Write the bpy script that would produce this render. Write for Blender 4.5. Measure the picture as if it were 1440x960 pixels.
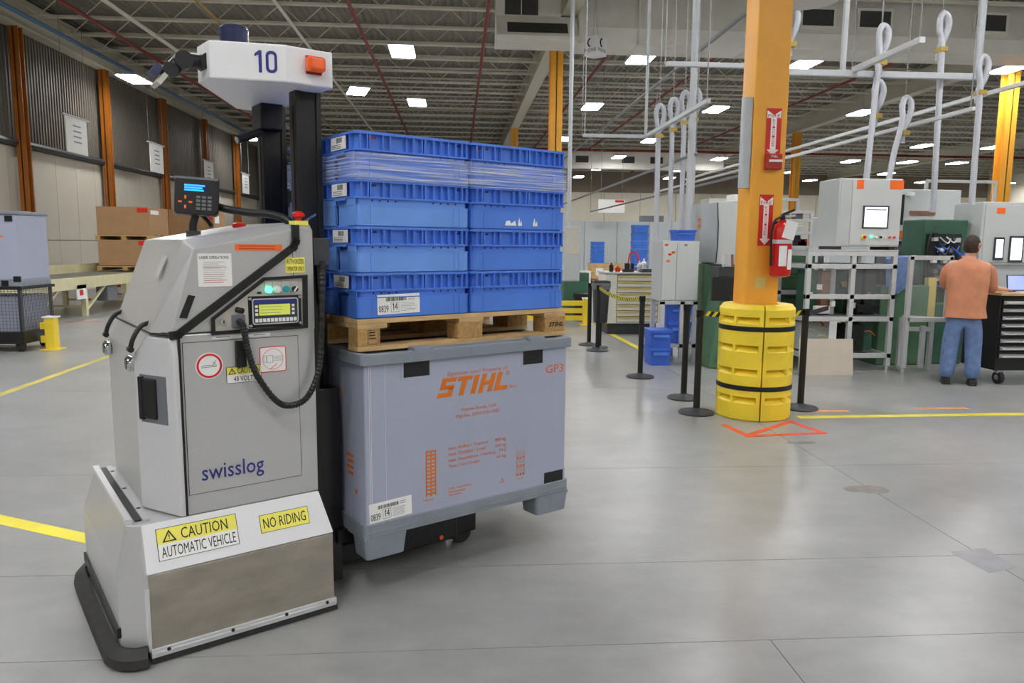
import bpy, bmesh, math, random
from mathutils import Vector, Matrix
random.seed(7)
PI = math.pi
SC = bpy.context.scene
COL = SC.collection
for o in list(bpy.data.objects):
    bpy.data.objects.remove(o)

# ---------------------------------------------------------------- camera, world, exposure
F_PX, PITCH, YAW, ROLL, CAM_H = 1050.0, 0.129, 0.073, 0.009, 1.6
cp, sp, cy_, sy_ = math.cos(PITCH), math.sin(PITCH), math.cos(YAW), math.sin(YAW)
fw = Vector((sy_ * cp, cy_ * cp, -sp)); rt = Vector((cy_, -sy_, 0)); up = rt.cross(fw)
rr = rt * math.cos(ROLL) + up * math.sin(ROLL); uu = up * math.cos(ROLL) - rt * math.sin(ROLL)
cd = bpy.data.cameras.new('camera'); cam = bpy.data.objects.new('camera', cd); COL.objects.link(cam)
cd.sensor_width = 36.0; cd.lens = F_PX / 1440.0 * 36.0; cd.clip_start = .05; cd.clip_end = 300
cam.matrix_world = Matrix(((rr.x, uu.x, -fw.x, 0), (rr.y, uu.y, -fw.y, 0), (rr.z, uu.z, -fw.z, CAM_H), (0, 0, 0, 1)))
SC.camera = cam
wd = bpy.data.worlds.new('world'); SC.world = wd; wd.use_nodes = True
wd.node_tree.nodes['Background'].inputs[0].default_value = (.8, .85, .9, 1)
wd.node_tree.nodes['Background'].inputs[1].default_value = 0.3
SC.view_settings.view_transform = 'Standard'; SC.view_settings.look = 'None'
SC.view_settings.gamma = 1.0; SC.view_settings.use_curve_mapping = False
SC.view_settings.exposure = 0.0
LED_POWER = 62.0

# ---------------------------------------------------------------- materials
def lin(h):
    h = h.lstrip('#'); c = [int(h[i:i + 2], 16) / 255 for i in (0, 2, 4)]
    return tuple(x / 12.92 if x <= .04045 else ((x + .055) / 1.055) ** 2.4 for x in c)
M = {}
def mat(key, hexc, rough=.5, metal=0.0, var=.08, scale=6.0, bump=0.0, emit=0.0, spec=.5, stretch=(1, 1, 1), hex2=None, rvar=.06):
    m = bpy.data.materials.new(key); m.use_nodes = True; M[key] = m
    nt = m.node_tree; b = nt.nodes['Principled BSDF']; L = nt.links
    c = lin(hexc)
    b.inputs['Roughness'].default_value = rough; b.inputs['Metallic'].default_value = metal
    b.inputs['Specular IOR Level'].default_value = spec
    if emit:
        b.inputs['Base Color'].default_value = (*c, 1)
        b.inputs['Emission Color'].default_value = (*c, 1); b.inputs['Emission Strength'].default_value = emit
        return m
    tc = nt.nodes.new('ShaderNodeTexCoord'); mp = nt.nodes.new('ShaderNodeMapping'); mp.inputs['Scale'].default_value = stretch
    L.new(tc.outputs['Object'], mp.inputs['Vector'])
    nz = nt.nodes.new('ShaderNodeTexNoise'); nz.inputs['Scale'].default_value = scale; nz.inputs['Detail'].default_value = 5
    L.new(mp.outputs[0], nz.inputs['Vector'])
    cr = nt.nodes.new('ShaderNodeValToRGB')
    c2 = lin(hex2) if hex2 else tuple(min(1, x * (1 + var)) for x in c)
    c1 = c if hex2 else tuple(x * (1 - var) for x in c)
    cr.color_ramp.elements[0].position = .32; cr.color_ramp.elements[1].position = .68
    cr.color_ramp.elements[0].color = (*c1, 1); cr.color_ramp.elements[1].color = (*c2, 1)
    L.new(nz.outputs[0], cr.inputs[0]); L.new(cr.outputs[0], b.inputs['Base Color'])
    mr = nt.nodes.new('ShaderNodeMapRange'); mr.inputs[3].default_value = max(.02, rough - rvar); mr.inputs[4].default_value = min(1, rough + rvar)
    L.new(nz.outputs[0], mr.inputs[0]); L.new(mr.outputs[0], b.inputs['Roughness'])
    if bump:
        bp = nt.nodes.new('ShaderNodeBump'); bp.inputs['Strength'].default_value = bump; bp.inputs['Distance'].default_value = .01
        L.new(nz.outputs[0], bp.inputs['Height']); L.new(bp.outputs[0], b.inputs['Normal'])
    return m
mat('agv', 'c6c6c7', .3, .4, .015, 3, rvar=.0); mat('agv_light', 'dcdcdf', .33, .3, .015, 3, rvar=.0)
mat('steel', 'b3aca0', .3, .8, .14, 5, stretch=(1, 1, 2.5)); mat('chrome', 'd8dade', .12, 1, .02)
mat('alu', 'cfd1d3', .4, .25, .05, 20); mat('white_box', 'e9e9ec', .4, 0, .02); mat('mast_black', '0b0b0d', .4, 0, .2, 6); mat('black', '141416', .45, 0, .12, 20)
mat('black_gloss', '0e0e10', .22, 0, .1, 12); mat('rubber', '2c2b2b', .62, 0, .25, 14, bump=.3); mat('dark_grey', '3a3c40', .5, 0, .12, 10)
mat('mid_grey', '6d7076', .5, 0, .08, 8); mat('panel_beige', 'c9c5bb', .42, .1, .04, 10)
mat('orange_lens', 'ff6210', .22, 0, .1, 25); mat('navy', '303184', .4, 0, .05); mat('navy_dome', '2e3456', .25, .2, .2, 5)
mat('red', 'd5241c', .35, 0, .08); mat('red_dark', 'a8281e', .4, 0, .1); mat('yellow_label', 'f3ea66', .5, 0, .03); mat('white_label', 'f2f2f0', .5, 0, .02)
mat('orange_label', 'ff7018', .5, 0, .03); mat('ink', '17171a', .6, 0, .02); mat('ink_red', 'd83a30', .6, 0, .02); mat('ink_grey', '8b8b90', .6, 0, .02)
mat('lcd_green', 'c2cc52', emit=.42); mat('lcd_blue', '2aa8ff', emit=1.0); mat('lamp_green', '58f0b0', emit=2.2); mat('screen', 'dfe6ff', emit=1.6)
mat('screen_blue', '8f9cff', emit=1.2); mat('teal', '20a0a0', .35, 0, .05)
mat('crate_a', '5081e0', .4, 0, .07, 5); mat('crate_b', '6c9cea', .42, 0, .07, 5); mat('crate_c', '4674d6', .38, 0, .06, 5); mat('crate_hole_shade', '1c2a6c', .7)  # darkest blue stands for the shade inside the crate holes
mat('crate_far', '3f76d6', .5, 0, .1, 5)
mat('bin_wall', 'a8adc2', .5, 0, .025, 3); mat('bin_base', '858d97', .5, 0, .07, 9); mat('ink_orange', 'd56f24', .55, 0, .06, 20); mat('stihl', 'e07818', .5, 0, .03)
mat('wood', 'c9a877', .75, 0, .2, 7, bump=.25, stretch=(1, 6, 6)); mat('wood_block', 'b5905a', .85, 0, .22, 60, bump=.4); mat('cardboard', 'a8835e', .8, 0, .06, 4)
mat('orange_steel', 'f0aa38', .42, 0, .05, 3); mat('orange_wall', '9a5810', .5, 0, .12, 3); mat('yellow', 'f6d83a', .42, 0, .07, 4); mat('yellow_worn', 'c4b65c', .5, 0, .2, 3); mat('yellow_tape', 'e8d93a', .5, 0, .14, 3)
mat('tape_red', 'e2502c', .5, 0, .2, 8); mat('tape_orange', 'dca070', .6, 0, .2, 9)
mat('green', '54785a', .5, 0, .12, 4); mat('green_dark', '3a6450', .5, 0, .12, 4); mat('cabinet', 'c9cdcd', .45, .05, .03, 3); mat('cabinet_side', 'bdc2c4', .45, .05, .03, 3)
mat('tool_chest', 'e2e0d6', .45, 0, .03, 4); mat('drawer_lip', 'd9c271', .4, 0, .05); mat('hose', 'c4c7d0', .35, 0, .05, 10); mat('pipe_white', 'bcc0c4', .4, 0, .04); mat('pipe_grey', '86898c', .4, .4, .06)
mat('pipe_red', '8a2c26', .5, 0, .15, 4); mat('pipe_blue', '49749c', .5, 0, .1); mat('duct', 'e2e0d7', .5, 0, .05, 2); mat('grille', '3c3c3a', .6, 0, .1)
mat('deck', '8f8b80', .6, .05, .06, 1.5); mat('joist', 'd9d5c6', .6, 0, .08, 2); mat('girder', 'c9c4b2', .6, 0, .05, 2)
mat('wall_low', 'c4bdaf', .6, 0, .06, .6); mat('wall_up', '625c53', .6, .1, .1, .8); mat('cream', 'd9d3c1', .6, 0, .03, 1); mat('brown_wall', '85796a', .6, 0, .08, 1)
mat('conveyor', 'd6d0a8', .5, 0, .07, 4); mat('roller', 'a5a49a', .35, .6, .06); mat('partition', 'b8bfc0', .5, 0, .03, 2)
mat('board', 'c9bfb0', .7, 0, .04, 5); mat('wire', '8f9092', .4, .6, .05); mat('trash', '38393c', .5, 0, .1)
mat('jeans', '6a82b0', .85, 0, .2, 14, bump=.35); mat('shirt', 'cf8c6b', .85, 0, .1, 9, bump=.6); mat('skin', 'd6a58c', .55, 0, .06, 20); mat('hair', '3b2a20', .7, 0, .3, 60, bump=.5)
mat('shoe', '2a2522', .6, 0, .1); mat('gap', '57534c', .8, 0, .2, 3); mat('belt_yellow', 'd9cc28', .5, 0, .1); mat('extinguisher', 'cc1a14', .3, 0, .05); mat('stain', '86827a', .45, 0, .2, 12)
mat('led', 'ffffff', emit=1.0); mat('patch', '8d8d92', .4, 0, .12, 8); mat('brass', 'b59a50', .4, .6, .1); mat('blue_bright', '3a66cc', .5, 0, .1)
mat('dark_clutter', '1d2420', .6, 0, .3, 20); mat('copper', '8a5f45', .5, 0, .2, 8)
M['led'].node_tree.nodes['Principled BSDF'].inputs['Emission Strength'].default_value = LED_POWER
# floor: sealed concrete, blotched and gently glossy
m = bpy.data.materials.new('concrete'); m.use_nodes = True; M['concrete'] = m
nt = m.node_tree; b = nt.nodes['Principled BSDF']; L = nt.links
ge = nt.nodes.new('ShaderNodeNewGeometry')
def noise(scale, detail, rough=.6, st=None):
    n = nt.nodes.new('ShaderNodeTexNoise'); n.inputs['Scale'].default_value = scale; n.inputs['Detail'].default_value = detail; n.inputs['Roughness'].default_value = rough
    if st:
        mp = nt.nodes.new('ShaderNodeMapping'); mp.inputs['Scale'].default_value = st
        L.new(ge.outputs['Position'], mp.inputs['Vector']); L.new(mp.outputs[0], n.inputs['Vector'])
    else:
        L.new(ge.outputs['Position'], n.inputs['Vector'])
    return n
n1 = noise(.8, 8, .6); n2 = noise(3.0, 6, .6, (1, 1.6, 1)); n3 = noise(60, 3)
r1 = nt.nodes.new('ShaderNodeValToRGB'); r1.color_ramp.elements[0].position = .3; r1.color_ramp.elements[1].position = .72
r1.color_ramp.elements[0].color = (*lin('939392'), 1); r1.color_ramp.elements[1].color = (*lin('acacab'), 1); L.new(n1.outputs[0], r1.inputs[0])
r2 = nt.nodes.new('ShaderNodeValToRGB'); r2.color_ramp.elements[0].position = .25; r2.color_ramp.elements[1].position = .75
r2.color_ramp.elements[0].color = (*lin('e4e4e2'), 1); r2.color_ramp.elements[1].color = (1, 1, 1, 1); L.new(n2.outputs[0], r2.inputs[0])
mx = nt.nodes.new('ShaderNodeMix'); mx.data_type = 'RGBA'; mx.blend_type = 'MULTIPLY'; mx.inputs[0].default_value = 1
L.new(r1.outputs[0], mx.inputs[6]); L.new(r2.outputs[0], mx.inputs[7]); L.new(mx.outputs[2], b.inputs['Base Color'])
mr = nt.nodes.new('ShaderNodeMapRange'); mr.inputs[1].default_value = .2; mr.inputs[2].default_value = .8; mr.inputs[3].default_value = .28; mr.inputs[4].default_value = .32
L.new(n2.outputs[0], mr.inputs[0]); L.new(mr.outputs[0], b.inputs['Roughness'])
bp = nt.nodes.new('ShaderNodeBump'); bp.inputs['Strength'].default_value = .02; bp.inputs['Distance'].default_value = .003; L.new(n3.outputs[0], bp.inputs['Height']); L.new(bp.outputs[0], b.inputs['Normal'])
# stretch film
m = bpy.data.materials.new('film'); m.use_nodes = True; M['film'] = m
nt = m.node_tree; L = nt.links; b = nt.nodes['Principled BSDF']
tc = nt.nodes.new('ShaderNodeTexCoord'); mp = nt.nodes.new('ShaderNodeMapping'); mp.inputs['Scale'].default_value = (.5, .5, 45); L.new(tc.outputs['Object'], mp.inputs[0])
nz = nt.nodes.new('ShaderNodeTexNoise'); nz.inputs['Scale'].default_value = 4; nz.inputs['Detail'].default_value = 6; L.new(mp.outputs[0], nz.inputs[0])
mr = nt.nodes.new('ShaderNodeMapRange'); mr.inputs[1].default_value = .45; mr.inputs[2].default_value = .75; mr.inputs[3].default_value = .04; mr.inputs[4].default_value = .75; L.new(nz.outputs[0], mr.inputs[0])
b.inputs['Base Color'].default_value = (.85, .88, .95, 1); b.inputs['Roughness'].default_value = .2; L.new(mr.outputs[0], b.inputs['Alpha'])
bp = nt.nodes.new('ShaderNodeBump'); bp.inputs['Strength'].default_value = .5; bp.inputs['Distance'].default_value = .01; L.new(nz.outputs[0], bp.inputs['Height']); L.new(bp.outputs[0], b.inputs['Normal'])
# clear guarding panes
m = bpy.data.materials.new('pane'); m.use_nodes = True; M['pane'] = m
b = m.node_tree.nodes['Principled BSDF']; b.inputs['Base Color'].default_value = (.8, .85, .87, 1); b.inputs['Alpha'].default_value = .07; b.inputs['Roughness'].default_value = .08

# ---------------------------------------------------------------- mesh helpers
class MB:
    def __init__(s): s.v = []; s.f = []; s.m = []
    def add(s, vs, fs, mi=0):
        k = len(s.v); s.v += [tuple(p) for p in vs]
        for f in fs: s.f.append([i + k for i in f]); s.m.append(mi)
        return s
    def box(s, x0, x1, y0, y1, z0, z1, mi=0):
        vs = [(x, y, z) for z in (z0, z1) for y in (y0, y1) for x in (x0, x1)]
        return s.add(vs, [(0, 2, 3, 1), (4, 5, 7, 6), (0, 1, 5, 4), (2, 6, 7, 3), (0, 4, 6, 2), (1, 3, 7, 5)], mi)
    def obox(s, c, size, mtx, mi=0):
        vs = [Vector(c) + mtx @ Vector((x * size[0] / 2, y * size[1] / 2, z * size[2] / 2)) for z in (-1, 1) for y in (-1, 1) for x in (-1, 1)]
        return s.add(vs, [(0, 2, 3, 1), (4, 5, 7, 6), (0, 1, 5, 4), (2, 6, 7, 3), (0, 4, 6, 2), (1, 3, 7, 5)], mi)
    def bar(s, p0, p1, w, d=None, mi=0):
        p0, p1 = Vector(p0), Vector(p1); a = (p1 - p0); ln = a.length; a.normalize(); d = d or w
        r = Vector((0, 0, 1)) if abs(a.z) < .9 else Vector((1, 0, 0))
        x = a.cross(r).normalized(); y = x.cross(a).normalized()
        return s.obox((p0 + p1) / 2, (w, d, ln), Matrix((x, y, a)).transposed(), mi)
    def hull(s, pts, mi=0):
        bm = bmesh.new(); [bm.verts.new(p) for p in pts]
        r = bmesh.ops.convex_hull(bm, input=bm.verts)
        bmesh.ops.delete(bm, geom=[v for v in bm.verts if not v.link_faces], context='VERTS')
        bmesh.ops.dissolve_limit(bm, angle_limit=.01, verts=bm.verts[:], edges=bm.edges[:])
        bm.verts.ensure_lookup_table(); bm.verts.index_update()
        s.add([v.co for v in bm.verts], [[v.index for v in f.verts] for f in bm.faces], mi); bm.free(); return s
    def loop(s, rings, cap=True, mi=0):
        n = len(rings[0]); vs = [p for r in rings for p in r]; fs = []
        for i in range(len(rings) - 1):
            for j in range(n):
                k = (j + 1) % n; fs.append((i * n + j, i * n + k, (i + 1) * n + k, (i + 1) * n + j))
        if cap: fs += [tuple(range(n))[::-1], tuple((len(rings) - 1) * n + j for j in range(n))]
        return s.add(vs, fs, mi)
    def cyl(s, p0, p1, r, n=12, r1=None, mi=0, cap=True):
        p0, p1 = Vector(p0), Vector(p1); a = (p1 - p0).normalized(); r1 = r if r1 is None else r1
        q = Vector((0, 0, 1)) if abs(a.z) < .9 else Vector((1, 0, 0)); x = a.cross(q).normalized(); y = a.cross(x)
        return s.loop([[p + (x * math.cos(t) + y * math.sin(t)) * q_ for t in [2 * PI * i / n for i in range(n)]] for p, q_ in ((p0, r), (p1, r1))], cap, mi)
    def tube(s, pts, r, n=8, mi=0, closed=False):
        pts = [Vector(p) for p in pts]; rings = []; prev = None; N = len(pts)
        for i, p in enumerate(pts):
            if closed: a = pts[(i + 1) % N] - pts[i - 1]
            else: a = pts[min(i + 1, N - 1)] - pts[max(i - 1, 0)]
            a.normalize()
            if prev is None:
                q = Vector((0, 0, 1)) if abs(a.z) < .9 else Vector((1, 0, 0)); x = a.cross(q).normalized()
            else: x = (prev - a * prev.dot(a)).normalized()
            prev = x; y = a.cross(x); rad = r[i] if isinstance(r, (list, tuple)) else r
            rings.append([p + (x * math.cos(2 * PI * j / n) + y * math.sin(2 * PI * j / n)) * rad for j in range(n)])
        if closed: rings.append(rings[0])
        return s.loop(rings, not closed, mi)
    def prism(s, poly, ax, a, b_, mi=0):
        def P(u, v, w): return {'x': (w, u, v), 'y': (u, w, v), 'z': (u, v, w)}[ax]
        return s.loop([[P(u, v, a) for u, v in poly], [P(u, v, b_) for u, v in poly]], True, mi)
    def annulus(s, outer, inner, ax, a, b_, mi=0):
        def P(u, v, w): return {'x': (w, u, v), 'y': (u, w, v), 'z': (u, v, w)}[ax]
        n = len(outer); vs = [P(*p, a) for p in outer] + [P(*p, b_) for p in outer] + [P(*p, a) for p in inner] + [P(*p, b_) for p in inner]; fs = []
        for j in range(n):
            k = (j + 1) % n
            fs += [(j, k, n + k, n + j), (2 * n + k, 2 * n + j, 3 * n + j, 3 * n + k), (n + j, n + k, 3 * n + k, 3 * n + j), (k, j, 2 * n + j, 2 * n + k)]
        return s.add(vs, fs, mi)
    def lathe(s, prof, n=24, c=(0, 0), mi=0):
        return s.loop([[(c[0] + r * math.cos(2 * PI * i / n), c[1] + r * math.sin(2 * PI * i / n), z) for i in range(n)] for r, z in prof], True, mi)
    def mesh(s, name, mats, smooth=None):
        me = bpy.data.meshes.new(name); me.from_pydata(s.v, [], s.f)
        mats = mats if isinstance(mats, (list, tuple)) else [mats]
        for k in mats: me.materials.append(M[k])
        me.polygons.foreach_set('material_index', s.m)
        bm = bmesh.new(); bm.from_mesh(me); bmesh.ops.recalc_face_normals(bm, faces=bm.faces[:]); bm.to_mesh(me); bm.free()
        if smooth:
            me.polygons.foreach_set('use_smooth', [True] * len(me.polygons)); me.set_sharp_from_angle(angle=math.radians(smooth))
        me.update(); return me
    def build(s, name, mats, parent=None, loc=(0, 0, 0), rot=(0, 0, 0), bevel=0, smooth=None, seg=2):
        return put(name, s.mesh(name, mats, smooth), parent, loc, rot, bevel, seg)
def put(name, me, parent=None, loc=(0, 0, 0), rot=(0, 0, 0), bevel=0, seg=2):
    o = bpy.data.objects.new(name, me); COL.objects.link(o); o.parent = parent; o.location = loc; o.rotation_euler = rot
    if bevel:
        md = o.modifiers.new('bevel', 'BEVEL'); md.width = bevel; md.segments = seg; md.limit_method = 'ANGLE'; md.angle_limit = math.radians(35); md.harden_normals = False
    return o
def rrect(x0, x1, y0, y1, r, n=4):
    out = []
    for cx, cyy, a0 in ((x1 - r, y1 - r, 0), (x0 + r, y1 - r, PI / 2), (x0 + r, y0 + r, PI), (x1 - r, y0 + r, 3 * PI / 2)):
        for i in range(n + 1):
            t = a0 + PI / 2 * i / n; out.append((cx + r * math.cos(t), cyy + r * math.sin(t)))
    return out
def rect(x0, x1, y0, y1): return [(x0, y0), (x1, y0), (x1, y1), (x0, y1)]
def spline(pts, k=6):
    P = [Vector(p) for p in pts]; P = [P[0] * 2 - P[1]] + P + [P[-1] * 2 - P[-2]]; out = []
    for i in range(1, len(P) - 2):
        for j in range(k):
            t = j / k; a, b_, c, d = P[i - 1:i + 3]
            out.append(.5 * ((2 * b_) + (c - a) * t + (2 * a - 5 * b_ + 4 * c - d) * t * t + (3 * b_ - a - 3 * c + d) * t ** 3))
    return out + [P[-2]]
def thing(name, label, cat, loc=(0, 0, 0), rz=0, group=None):
    o = bpy.data.objects.new(name, None); COL.objects.link(o); o.location = loc; o.rotation_euler = (0, 0, rz); o.empty_display_size = .1
    o['label'] = label; o['category'] = cat
    if group: o['group'] = group
    return o
def tag(o, label, cat, group=None):
    o['label'] = label; o['category'] = cat
    if group: o['group'] = group
    return o
def struct(o, label=None, cat=None):
    o['kind'] = 'structure'
    if label: o['label'] = label
    if cat: o['category'] = cat
    return o
def clone(root, label=None, loc=None, rz=None, group=None):
    r = root.copy(); COL.objects.link(r)
    if label: r['label'] = label
    if group: r['group'] = group
    if loc is not None: r.location = loc
    if rz is not None: r.rotation_euler = (0, 0, rz)
    for ch in list(root.children):
        c = ch.copy(); COL.objects.link(c); c.parent = r
        for g in list(ch.children):
            d = g.copy(); COL.objects.link(d); d.parent = c
    return r
SIDE = (PI / 2, 0, 0)            # lettering that faces -y
LEFT = (PI / 2, 0, -PI / 2)      # lettering that faces -x
PENDING = []
def text(body, size, loc, material, parent, rot=SIDE, name='lettering', width=None, height=None, align='LEFT', bold=0.0, shear=0.0, sx=1.0):
    cu = bpy.data.curves.new(name, 'FONT'); cu.body = body; cu.size = size; cu.align_x = align; cu.resolution_u = 2; cu.offset = bold; cu.shear = shear
    cu.extrude = .0003; cu.materials.append(M[material])
    o = bpy.data.objects.new(name, cu); COL.objects.link(o); o.parent = parent; o.location = loc; o.rotation_euler = rot; o.scale = (sx, 1, 1)
    PENDING.append((o, width, height)); return o
def finish_texts():
    bpy.context.view_layer.update(); dg = bpy.context.evaluated_depsgraph_get(); new = []
    for o, w, h in PENDING:
        me = bpy.data.meshes.new_from_object(o.evaluated_get(dg))
        if len(me.vertices):
            xs = [v.co.x for v in me.vertices]; ys = [v.co.y for v in me.vertices]
            kx = w / (max(xs) - min(xs)) if w else 1; ky = h / (max(ys) - min(ys)) if h else (kx if w else 1)
            x0 = min(xs) if w else 0
            for v in me.vertices: v.co.x = (v.co.x - x0) * kx; v.co.y *= ky
        n = bpy.data.objects.new(o.name.split('.')[0], me); COL.objects.link(n); n.parent = o.parent; n.location = o.location; n.rotation_euler = o.rotation_euler; n.scale = o.scale
        new.append(o)
    for o in new: bpy.data.objects.remove(o)
def lines(mb, x0, x1, z0, z1, n, y, th=.35, seed=1, mi=0, ragged=.35):
    rnd = random.Random(seed); dz = (z1 - z0) / n
    for i in range(n):
        zc = z1 - (i + .5) * dz; e = x1 - rnd.random() * ragged * (x1 - x0)
        mb.box(x0, e, y - .0006, y, zc - dz * th / 2, zc + dz * th / 2, mi)
def barcode(mb, x0, x1, z0, z1, y, seed=3):
    rnd = random.Random(seed); x = x0
    while x < x1:
        w = rnd.choice((.0012, .002, .003)); mb.box(x, min(x + w, x1), y - .0006, y, z0, z1); x += w + rnd.choice((.0012, .002, .0028))
# ================================================================ the hall
X0, X1, Y0, Y1, DECK = -12.2, 46.0, -14.0, 63.0, 8.35
# floor: a bed with slabs on it, sawn joints left open between the slabs
floor = struct(MB().box(X0, X1, Y0, Y1, -.3, -.012).build('floor', 'gap'), 'grey sealed concrete hall floor', 'floor')
ys = [Y0, -3, 2.8, 3.57, 5.18, 8.2, 11.25, 14.3, 20.4, 35, Y1]
for j in range(len(ys) - 1):
    xs = [X0, -6.4, 1.28, 7.4, 16, 28, X1] if ys[j] < 2 else [X0, -6.4, 2.75, 8.85, 17, 28, X1]
    for i in range(len(xs) - 1):
        g = .002
        MB().box(xs[i] + g, xs[i + 1] - g, ys[j] + g, ys[j + 1] - g, -.012, 0).build('slab', 'concrete', floor)
def tape(name, label, poly, m='yellow_tape', z=.0012, cat='floor marking'):
    return tag(MB().prism(poly, 'z', .0002, z).build(name, m), label, cat)
def strip(p, q, w):
    p, q = Vector(p), Vector(q); d = (q - p).normalized(); n = Vector((-d.y, d.x)) * w / 2
    return [tuple(p + n), tuple(p - n), tuple(q - n), tuple(q + n)]
tape('floor_line', 'long yellow floor line right of the column guard', strip((3.22, 6.72), (12, 6.96), .1))
tape('floor_line', 'yellow floor line running past the black stanchion to the tool chest', strip((2.76, 14.4), (2.88, 10.3), .1))
tape('floor_line', 'yellow floor line crossing the left aisle below the mesh cart', strip((-4.7, 6.5), (-4.95, 12.6), .1), 'yellow_worn')
tape('floor_line', 'thin yellow floor line beside the yellow guard post', strip((-5.9, 12.6), (-4.95, 12.6), .07), 'yellow_worn')
tape('floor_line', 'yellow floor line at the left edge behind the vehicle bumper', strip((-4.5, 5.27), (-1.6, 3.83), .1))
tape('floor_line', 'faint red floor line under the conveyor', strip((-8.6, 13.5), (-7.2, 15.6), .06), 'tape_red')
tape('floor_tape', 'left red tape stroke before the yellow column guard', strip((2.40, 6.46), (2.47, 6.05), .06), 'tape_red', .0010)
tape('floor_tape', 'diagonal red tape stroke touching the column guard', strip((2.45, 6.05), (3.09, 6.57), .06), 'tape_red', .0014)
tape('floor_tape', 'right red tape stroke of the floor triangle', strip((3.06, 6.58), (3.17, 6.14), .06), 'tape_red', .0018)
tape('floor_tape', 'front red tape stroke of the floor triangle', strip((2.44, 6.04), (3.2, 6.13), .06), 'tape_red', .0022)
tape('floor_tape', 'worn orange tape patch behind the yellow line near the guard', strip((3.42, 6.97), (3.85, 6.98), .09), 'tape_orange')
tape('floor_tape', 'worn orange tape patch behind the yellow line before the worker', strip((4.6, 7.04), (5.15, 7.06), .09), 'tape_orange')
tape('floor_patch', 'dark grey rubbed patch on the floor near the right edge', [(2.61, 3.62), (2.84, 3.66), (2.82, 3.41), (2.64, 3.36)], 'patch', .0008, 'floor patch')
def blot(cx, cy, rx, ry, seed):
    rnd = random.Random(seed); return [(cx + rx * math.cos(t) * (.65 + .5 * rnd.random()), cy + ry * math.sin(t) * (.65 + .5 * rnd.random())) for t in [2 * PI * i / 18 for i in range(18)]]
tape('floor_stain', 'dark ragged stain on the floor joint', blot(2.73, 4.64, .17, .09, 3), 'stain', .0006, 'floor stain')
tape('floor_stain', 'small dark stain below the red tape', blot(2.82, 5.82, .14, .05, 5), 'stain', .0006, 'floor stain')
# walls
wl = struct(MB().box(X0 - .2, X0, Y0, Y1, 0, DECK).build('wall_left', 'wall_up'), 'left hall wall, pale below and dark ribbed panels above', 'wall')
PW = 1.225
low = MB().box(0, .04, .008, PW - .008, 0, 1.6).mesh('panel', 'wall_low'); mid = MB().box(0, .05, .008, PW - .008, 1.62, 4.15).mesh('panel', 'wall_low')
rib = MB(); prof = []
for k in range(8):
    a = k * PW / 8; prof += [(.02, a + .005), (.02, a + .06), (.055, a + .075), (.055, a + .14)]
rib.loop([[(x, y, 4.15) for x, y in [(0, .005)] + prof + [(0, PW - .008)]], [(x, y, 7.9) for x, y in [(0, .005)] + prof + [(0, PW - .008)]]])
rib = rib.mesh('panel', 'wall_up')
y = 13.0
while y < Y1 - PW:
    for me in (low, mid, rib): put('panel', me, wl, (X0, y, 0))
    y += PW
wb = struct(MB().box(X0, X1, Y1, Y1 + .2, 0, DECK + .6).build('wall_back', 'brown_wall'), 'far hall wall, cream below and brown above', 'wall')
for k in range(19): put('panel', (cp_ := MB().box(.01, 3.03, -.05, 0, 0, 6.0).mesh('panel', 'cream')) if k == 0 else cp_, wb, (X0 + 3.06 * k, Y1, 0))
struct(MB().box(X1, X1 + .2, Y0, Y1, 0, DECK).build('wall_right', 'cream')); struct(MB().box(X0, X1, Y0 - .2, Y0, 0, DECK).build('wall_front', 'cream'))
# ceiling: ribbed deck, open web joists, girders
dk = MB(); pr = []; x = X0
while x < X1: pr += [(x, DECK), (x + .09, DECK), (x + .11, DECK + .045), (x + .2, DECK + .045)]; x += .22
dk.add([(px, Y0, pz) for px, pz in pr] + [(px, Y1, pz) for px, pz in pr], [(i, i + 1, len(pr) + i + 1, len(pr) + i) for i in range(len(pr) - 1)])
ceil = struct(dk.build('ceiling', 'deck'), 'ribbed steel roof deck on open web joists', 'ceiling')
struct(MB().box(X0, X1, Y0, Y1, DECK + .06, DECK + .2).build('ceiling_slab', 'deck'))
jm = MB(); jb, jt = 7.72, 8.3
jm.box(X0, X1, -.08, -.012, jb, jb + .06); jm.box(X0, X1, .012, .08, jb, jb + .06); jm.box(X0, X1, -.05, .05, jt - .05, jt)
x = X0; s = 0
while x < X1 - .6:
    jm.bar((x, 0, jb + .03 if s else jt - .03), (x + .6, 0, jt - .03 if s else jb + .03), .025); x += .6; s = 1 - s
jm = jm.mesh('joist', 'joist'); y = 13.4
while y < Y1: put('joist', jm, ceil, (0, y, 0)); y += 1.83
gm = MB().box(-.2, .2, -1, 1, 0, .04).box(-.02, .02, -1, 1, .04, .72).box(-.2, .2, -1, 1, .72, .76).mesh('girder', 'girder')
for gx in (X0 + .3, 2.8, 17.0, 31.5):
    o = put('girder', gm, ceil, (gx, (13 + Y1) / 2, 7.3)); o.scale = (1, (Y1 - 13) / 2, 1)
for k, (p0, p1) in enumerate((((2.9, 17.2, 7.28), (5.2, 17.2, 8.2)), ((X0 + .3, 31.5, 7.28), (X0 + .3, 29.6, 8.2)), ((X0 + .3, 36.6, 7.28), (X0 + .3, 38.4, 8.2)))):
    MB().bar(p0, p1, .1).build('brace', 'girder', ceil)
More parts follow.
